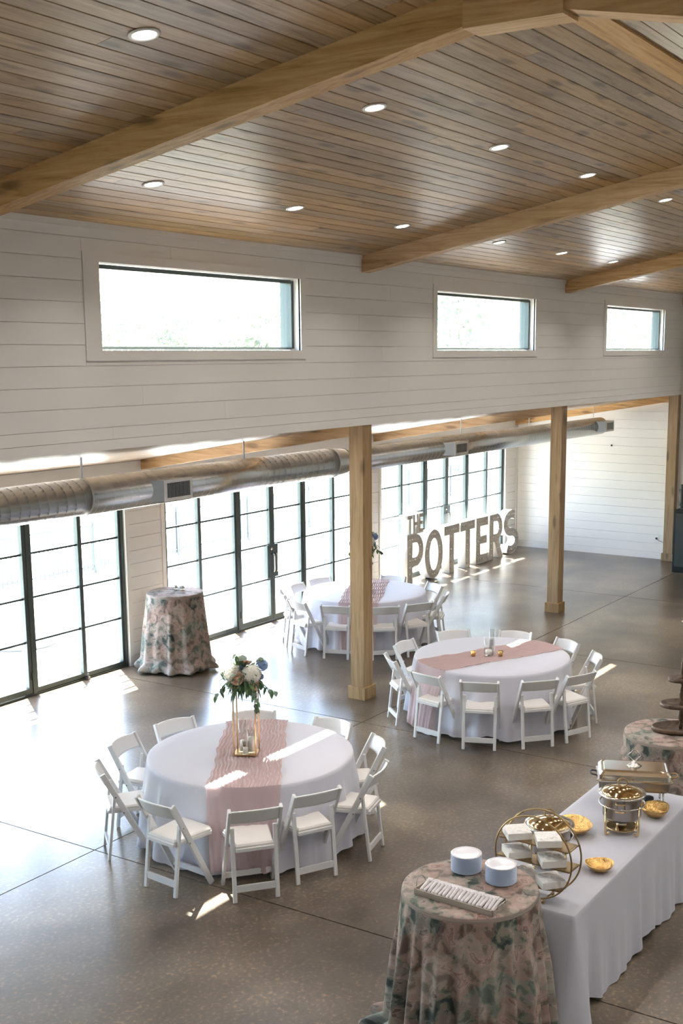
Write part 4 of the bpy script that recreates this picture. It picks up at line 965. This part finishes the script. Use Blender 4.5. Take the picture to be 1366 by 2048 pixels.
ox, oy = 18.42, 11.23; cur = 0.0; gapl = .055 / LH
word = 'POTTERS'; widths = [glyph(c)[0] for c in word]; tot = sum(widths) + gapl * 6; k = 4.66 / (tot * LH)
labs = ['large white marquee letter P at the left of the word', 'large white marquee letter O', 'first large white marquee letter T, beside the O', 'second large white marquee letter T, beside the E', 'large white marquee letter E between T and R', 'large white marquee letter R beside the S', 'large white marquee letter S at the right end']
for i, chx in enumerate(word):
    w, loops = glyph(chx); loops = [[(x * k, y) for x, y in lp] for lp in loops]
    px_ = cur * LH * k; t = thing('marquee_letter', labs[i], 'letter', (ox + ex * px_, oy + ey * px_, .004), la, 'large white marquee letters')
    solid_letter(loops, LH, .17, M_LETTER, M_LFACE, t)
    bm_ = MB(); ys_ = [.095 + .135 * q for q in range(7)]
    for yy in ys_:
        xx = .095
        while xx < w * k:
            if inside((xx, yy), loops) and inside((xx - .05, yy), loops) and inside((xx + .05, yy), loops): bm_.lathe([(.011, 0), (.017, .012), (.014, .028), (.001, .034)], 8, (xx * LH, -.073, yy * LH), Matrix.Rotation(PI / 2, 4, 'X'))
            xx += .10
    part('bulb', bm_, M_BULB, t)
    cur += w + gapl
t = thing('marquee_sign', 'small white marquee word THE standing on the letter P', 'sign', (ox - .0, oy, LH + .008), la)
cur = 0; sc3 = .345; part('base_bar', MB().box(0, .62, -.09, .09, 0, .02), M_LETTER, t)
for chx in 'THE':
    w, loops = glyph(chx); w *= .85; loops = [[(x * .85, y) for x, y in lp] for lp in loops]
    sub = link('letter', curve_mesh(loops, sc3, .075, True, 0, 0, 'letter', M_LFACE), t); sub.rotation_euler = (PI / 2, 0, 0); sub.location = (cur, 0, .02)
    sr = link('letter_rim', curve_mesh(loops, sc3, .09, False, .004, 0, 'letter_rim', M_LETTER), sub)
    cur += (w + .07) * sc3

# ================================================================ SPEAKER CABINET etc.
t = thing('speaker_cabinet', 'tall dark green black cabinet at the right picture edge', 'speaker', (22.43, 7.0, 0))
part('cabinet', MB().box(0, .62, -.52, .48, .0, 1.235, None, .012), M_SPK, t); part('front_grille', MB().box(-.008, -.0005, -.48, .44, .12, 1.17, None, .003), M_BLACK, t)
part('recess_handle', MB().box(-.016, -.0085, .18, .30, .75, .85, None, .003), M_BLACK, t)
t = thing('speaker_top_box', 'black equipment box standing on the dark cabinet', 'speaker', (22.46, 6.98, 1.237))
part('case', MB().box(0, .45, -.42, .40, 0, .50, None, .02), M_BLACK, t); part('front_panel', MB().box(-.01, -.0005, -.38, .36, .04, .46, None, .003), M_SPK, t)
for zz in (.12, .38): part('corner', MB().box(-.012, .05, .38, .425, zz - .03, zz + .03, None, .006), M_FRAME, t)
t = thing('wall_outlet', 'small outlet with a plug low on the far white wall', 'outlet', (X1 - .0005, 8.27, .43)); part('cover_plate', MB().box(-.006, 0, -.04, .04, -.06, .06, None, .002), M_TRIM, t); part('plug', MB().box(-.03, -.006, -.018, .018, -.02, .02, None, .004), M_BLACK, t)
part('cord', MB().tube([(-.03, 0, 0), (-.04, -.06, -.04), (-.04, -.16, -.07)], .004, 6), M_BLACK, t)
t = thing('wall_sensor', 'tiny dark sensor on the far wall below the duct end', 'sensor', (X1 - .0005, 9.33, 2.33)); part('housing', MB().lathe([(.02, 0), (.018, .02), (.008, .03), (.001, .032)], 12, (0, 0, 0), Matrix.Rotation(-PI / 2, 4, 'Y')), M_FRAME, t)

# ================================================================ OUTSIDE
struct(part('patio', MB().box(-12, 60, YG + .22, 17.3, -.12, -.015), M_PATIO))
struct(part('lawn', MB().box(-40, 130, 17.3, 140, -.3, -.03), M_GRASS))
struct(part('patio', MB().box(-40, 130, -60, YL - .2, -.3, -.03), M_PATIO))
struct(part('path', MB().box(-12, 60, 30, 36, -.03, -.015), M_PATIO))
fe = thing('metal_fence', 'thin black metal picket fence at the lawn edge outside', 'fence', (0, 17.2, 0))
rl = MB(); rl.box(2, 32, -.016, .016, .925, .96); rl.box(2, 32, -.016, .016, .10, .13); part('rail', rl, M_FENCE, fe)
for q in range(13): part('fence_post', MB().box(2.1 + q * 2.4, 2.15 + q * 2.4, -.025, .025, -.015, 1.04), M_FENCE, fe)
pk = MB()
for q in range(270): pk.box(2.15 + q * .11, 2.174 + q * .11, -.006, .006, .04, .95)
stuff(part('picket', pk, M_FENCE, fe))
# a low grey mound added for the grey patch outside the first doors
t = thing('grey_mound', 'low flat grey mound on the patio outside the left doors', 'planting bed', (11.8, 14.4, -.014))
part('mound_body', MB().lathe([(.001, 0), (.9, 0), (.92, .06), (.85, .08), (.001, .05)], 24, mod=lambda r, z, a, i: (r * (1 + .15 * math.sin(3 * a)), z)), plain('mound_grey', (.30, .29, .27), .9), t)
def tree(x, y, h, r, seed, label):
    rnd = random.Random(seed); t = thing('tree', label, 'tree', (x, y, -.03), rnd.uniform(0, 6), 'trees beyond the lawn')
    tk = MB(); tk.tube([(0, 0, 0), (.1, 0, h * .25), (.0, .1, h * .5), (.1, 0, h * .8)], [.28, .22, .16, .05], 10)
    for k in range(7):
        a = k * 2.4; z0 = h * (.35 + .06 * k); tk.tube([(0, 0, z0), (r * .35 * math.cos(a), r * .35 * math.sin(a), z0 + h * .10), (r * .75 * math.cos(a), r * .75 * math.sin(a), z0 + h * .18)], [.09, .06, .02], 6)
    part('trunk', tk, M_BARK, t)
    lf = MB()
    cl = []
    for k in range(22):
        a = k * 2.4; zz = h * rnd.uniform(.42, .98); rr = r * math.sqrt(max(.05, 1 - ((zz / h - .68) / .36) ** 2)) * rnd.uniform(.2, .9); cl.append((rr * math.cos(a), rr * math.sin(a), zz, r * rnd.uniform(.25, .42)))
    for (cx_, cy_, cz, cr) in cl:
        for q in range(110):
            d = Vector((rnd.gauss(0, 1), rnd.gauss(0, 1), rnd.gauss(0, .8))).normalized() * cr * rnd.uniform(.5, 1); p = Vector((cx_, cy_, cz)) + d; s = rnd.uniform(.10, .20)
            u = Vector((rnd.gauss(0, 1), rnd.gauss(0, 1), rnd.gauss(0, 1))).normalized(); v = u.orthogonal().normalized()
            lf.add([p - u * s, p + v * s * .6, p + u * s, p - v * s * .6], [(0, 1, 2, 3)])
    stuff(part('foliage', lf, M_LEAFT, t))
TREES = [(38.5, 21.2, 9, 3.4, 1, 'tree with a visible trunk beyond the third doors'), (44, 27, 9, 3.6, 2, 'second tree beyond the third doors'), (38, 30, 8, 3.4, 10, 'low tree past the left panes of the third doors'),
 (63, 62, 6.9, 3.4, 3, 'distant tree at the left of the first clerestory window'), (70, 63, 7.4, 3.4, 4, 'distant tree at the middle of the first clerestory window'), (77, 60, 7.6, 3.6, 5, 'distant tree at the right of the first clerestory window'),
 (70, 39, 10, 4.2, 6, 'tree at the left of the second clerestory window'), (80, 39, 11, 4.4, 7, 'tree at the right of the second clerestory window'), (74, 29, 9, 4, 8, 'tree in the farthest clerestory window'), (86, 32, 12, 4.6, 9, 'taller tree in the farthest clerestory window')]
for a in TREES: tree(*a)
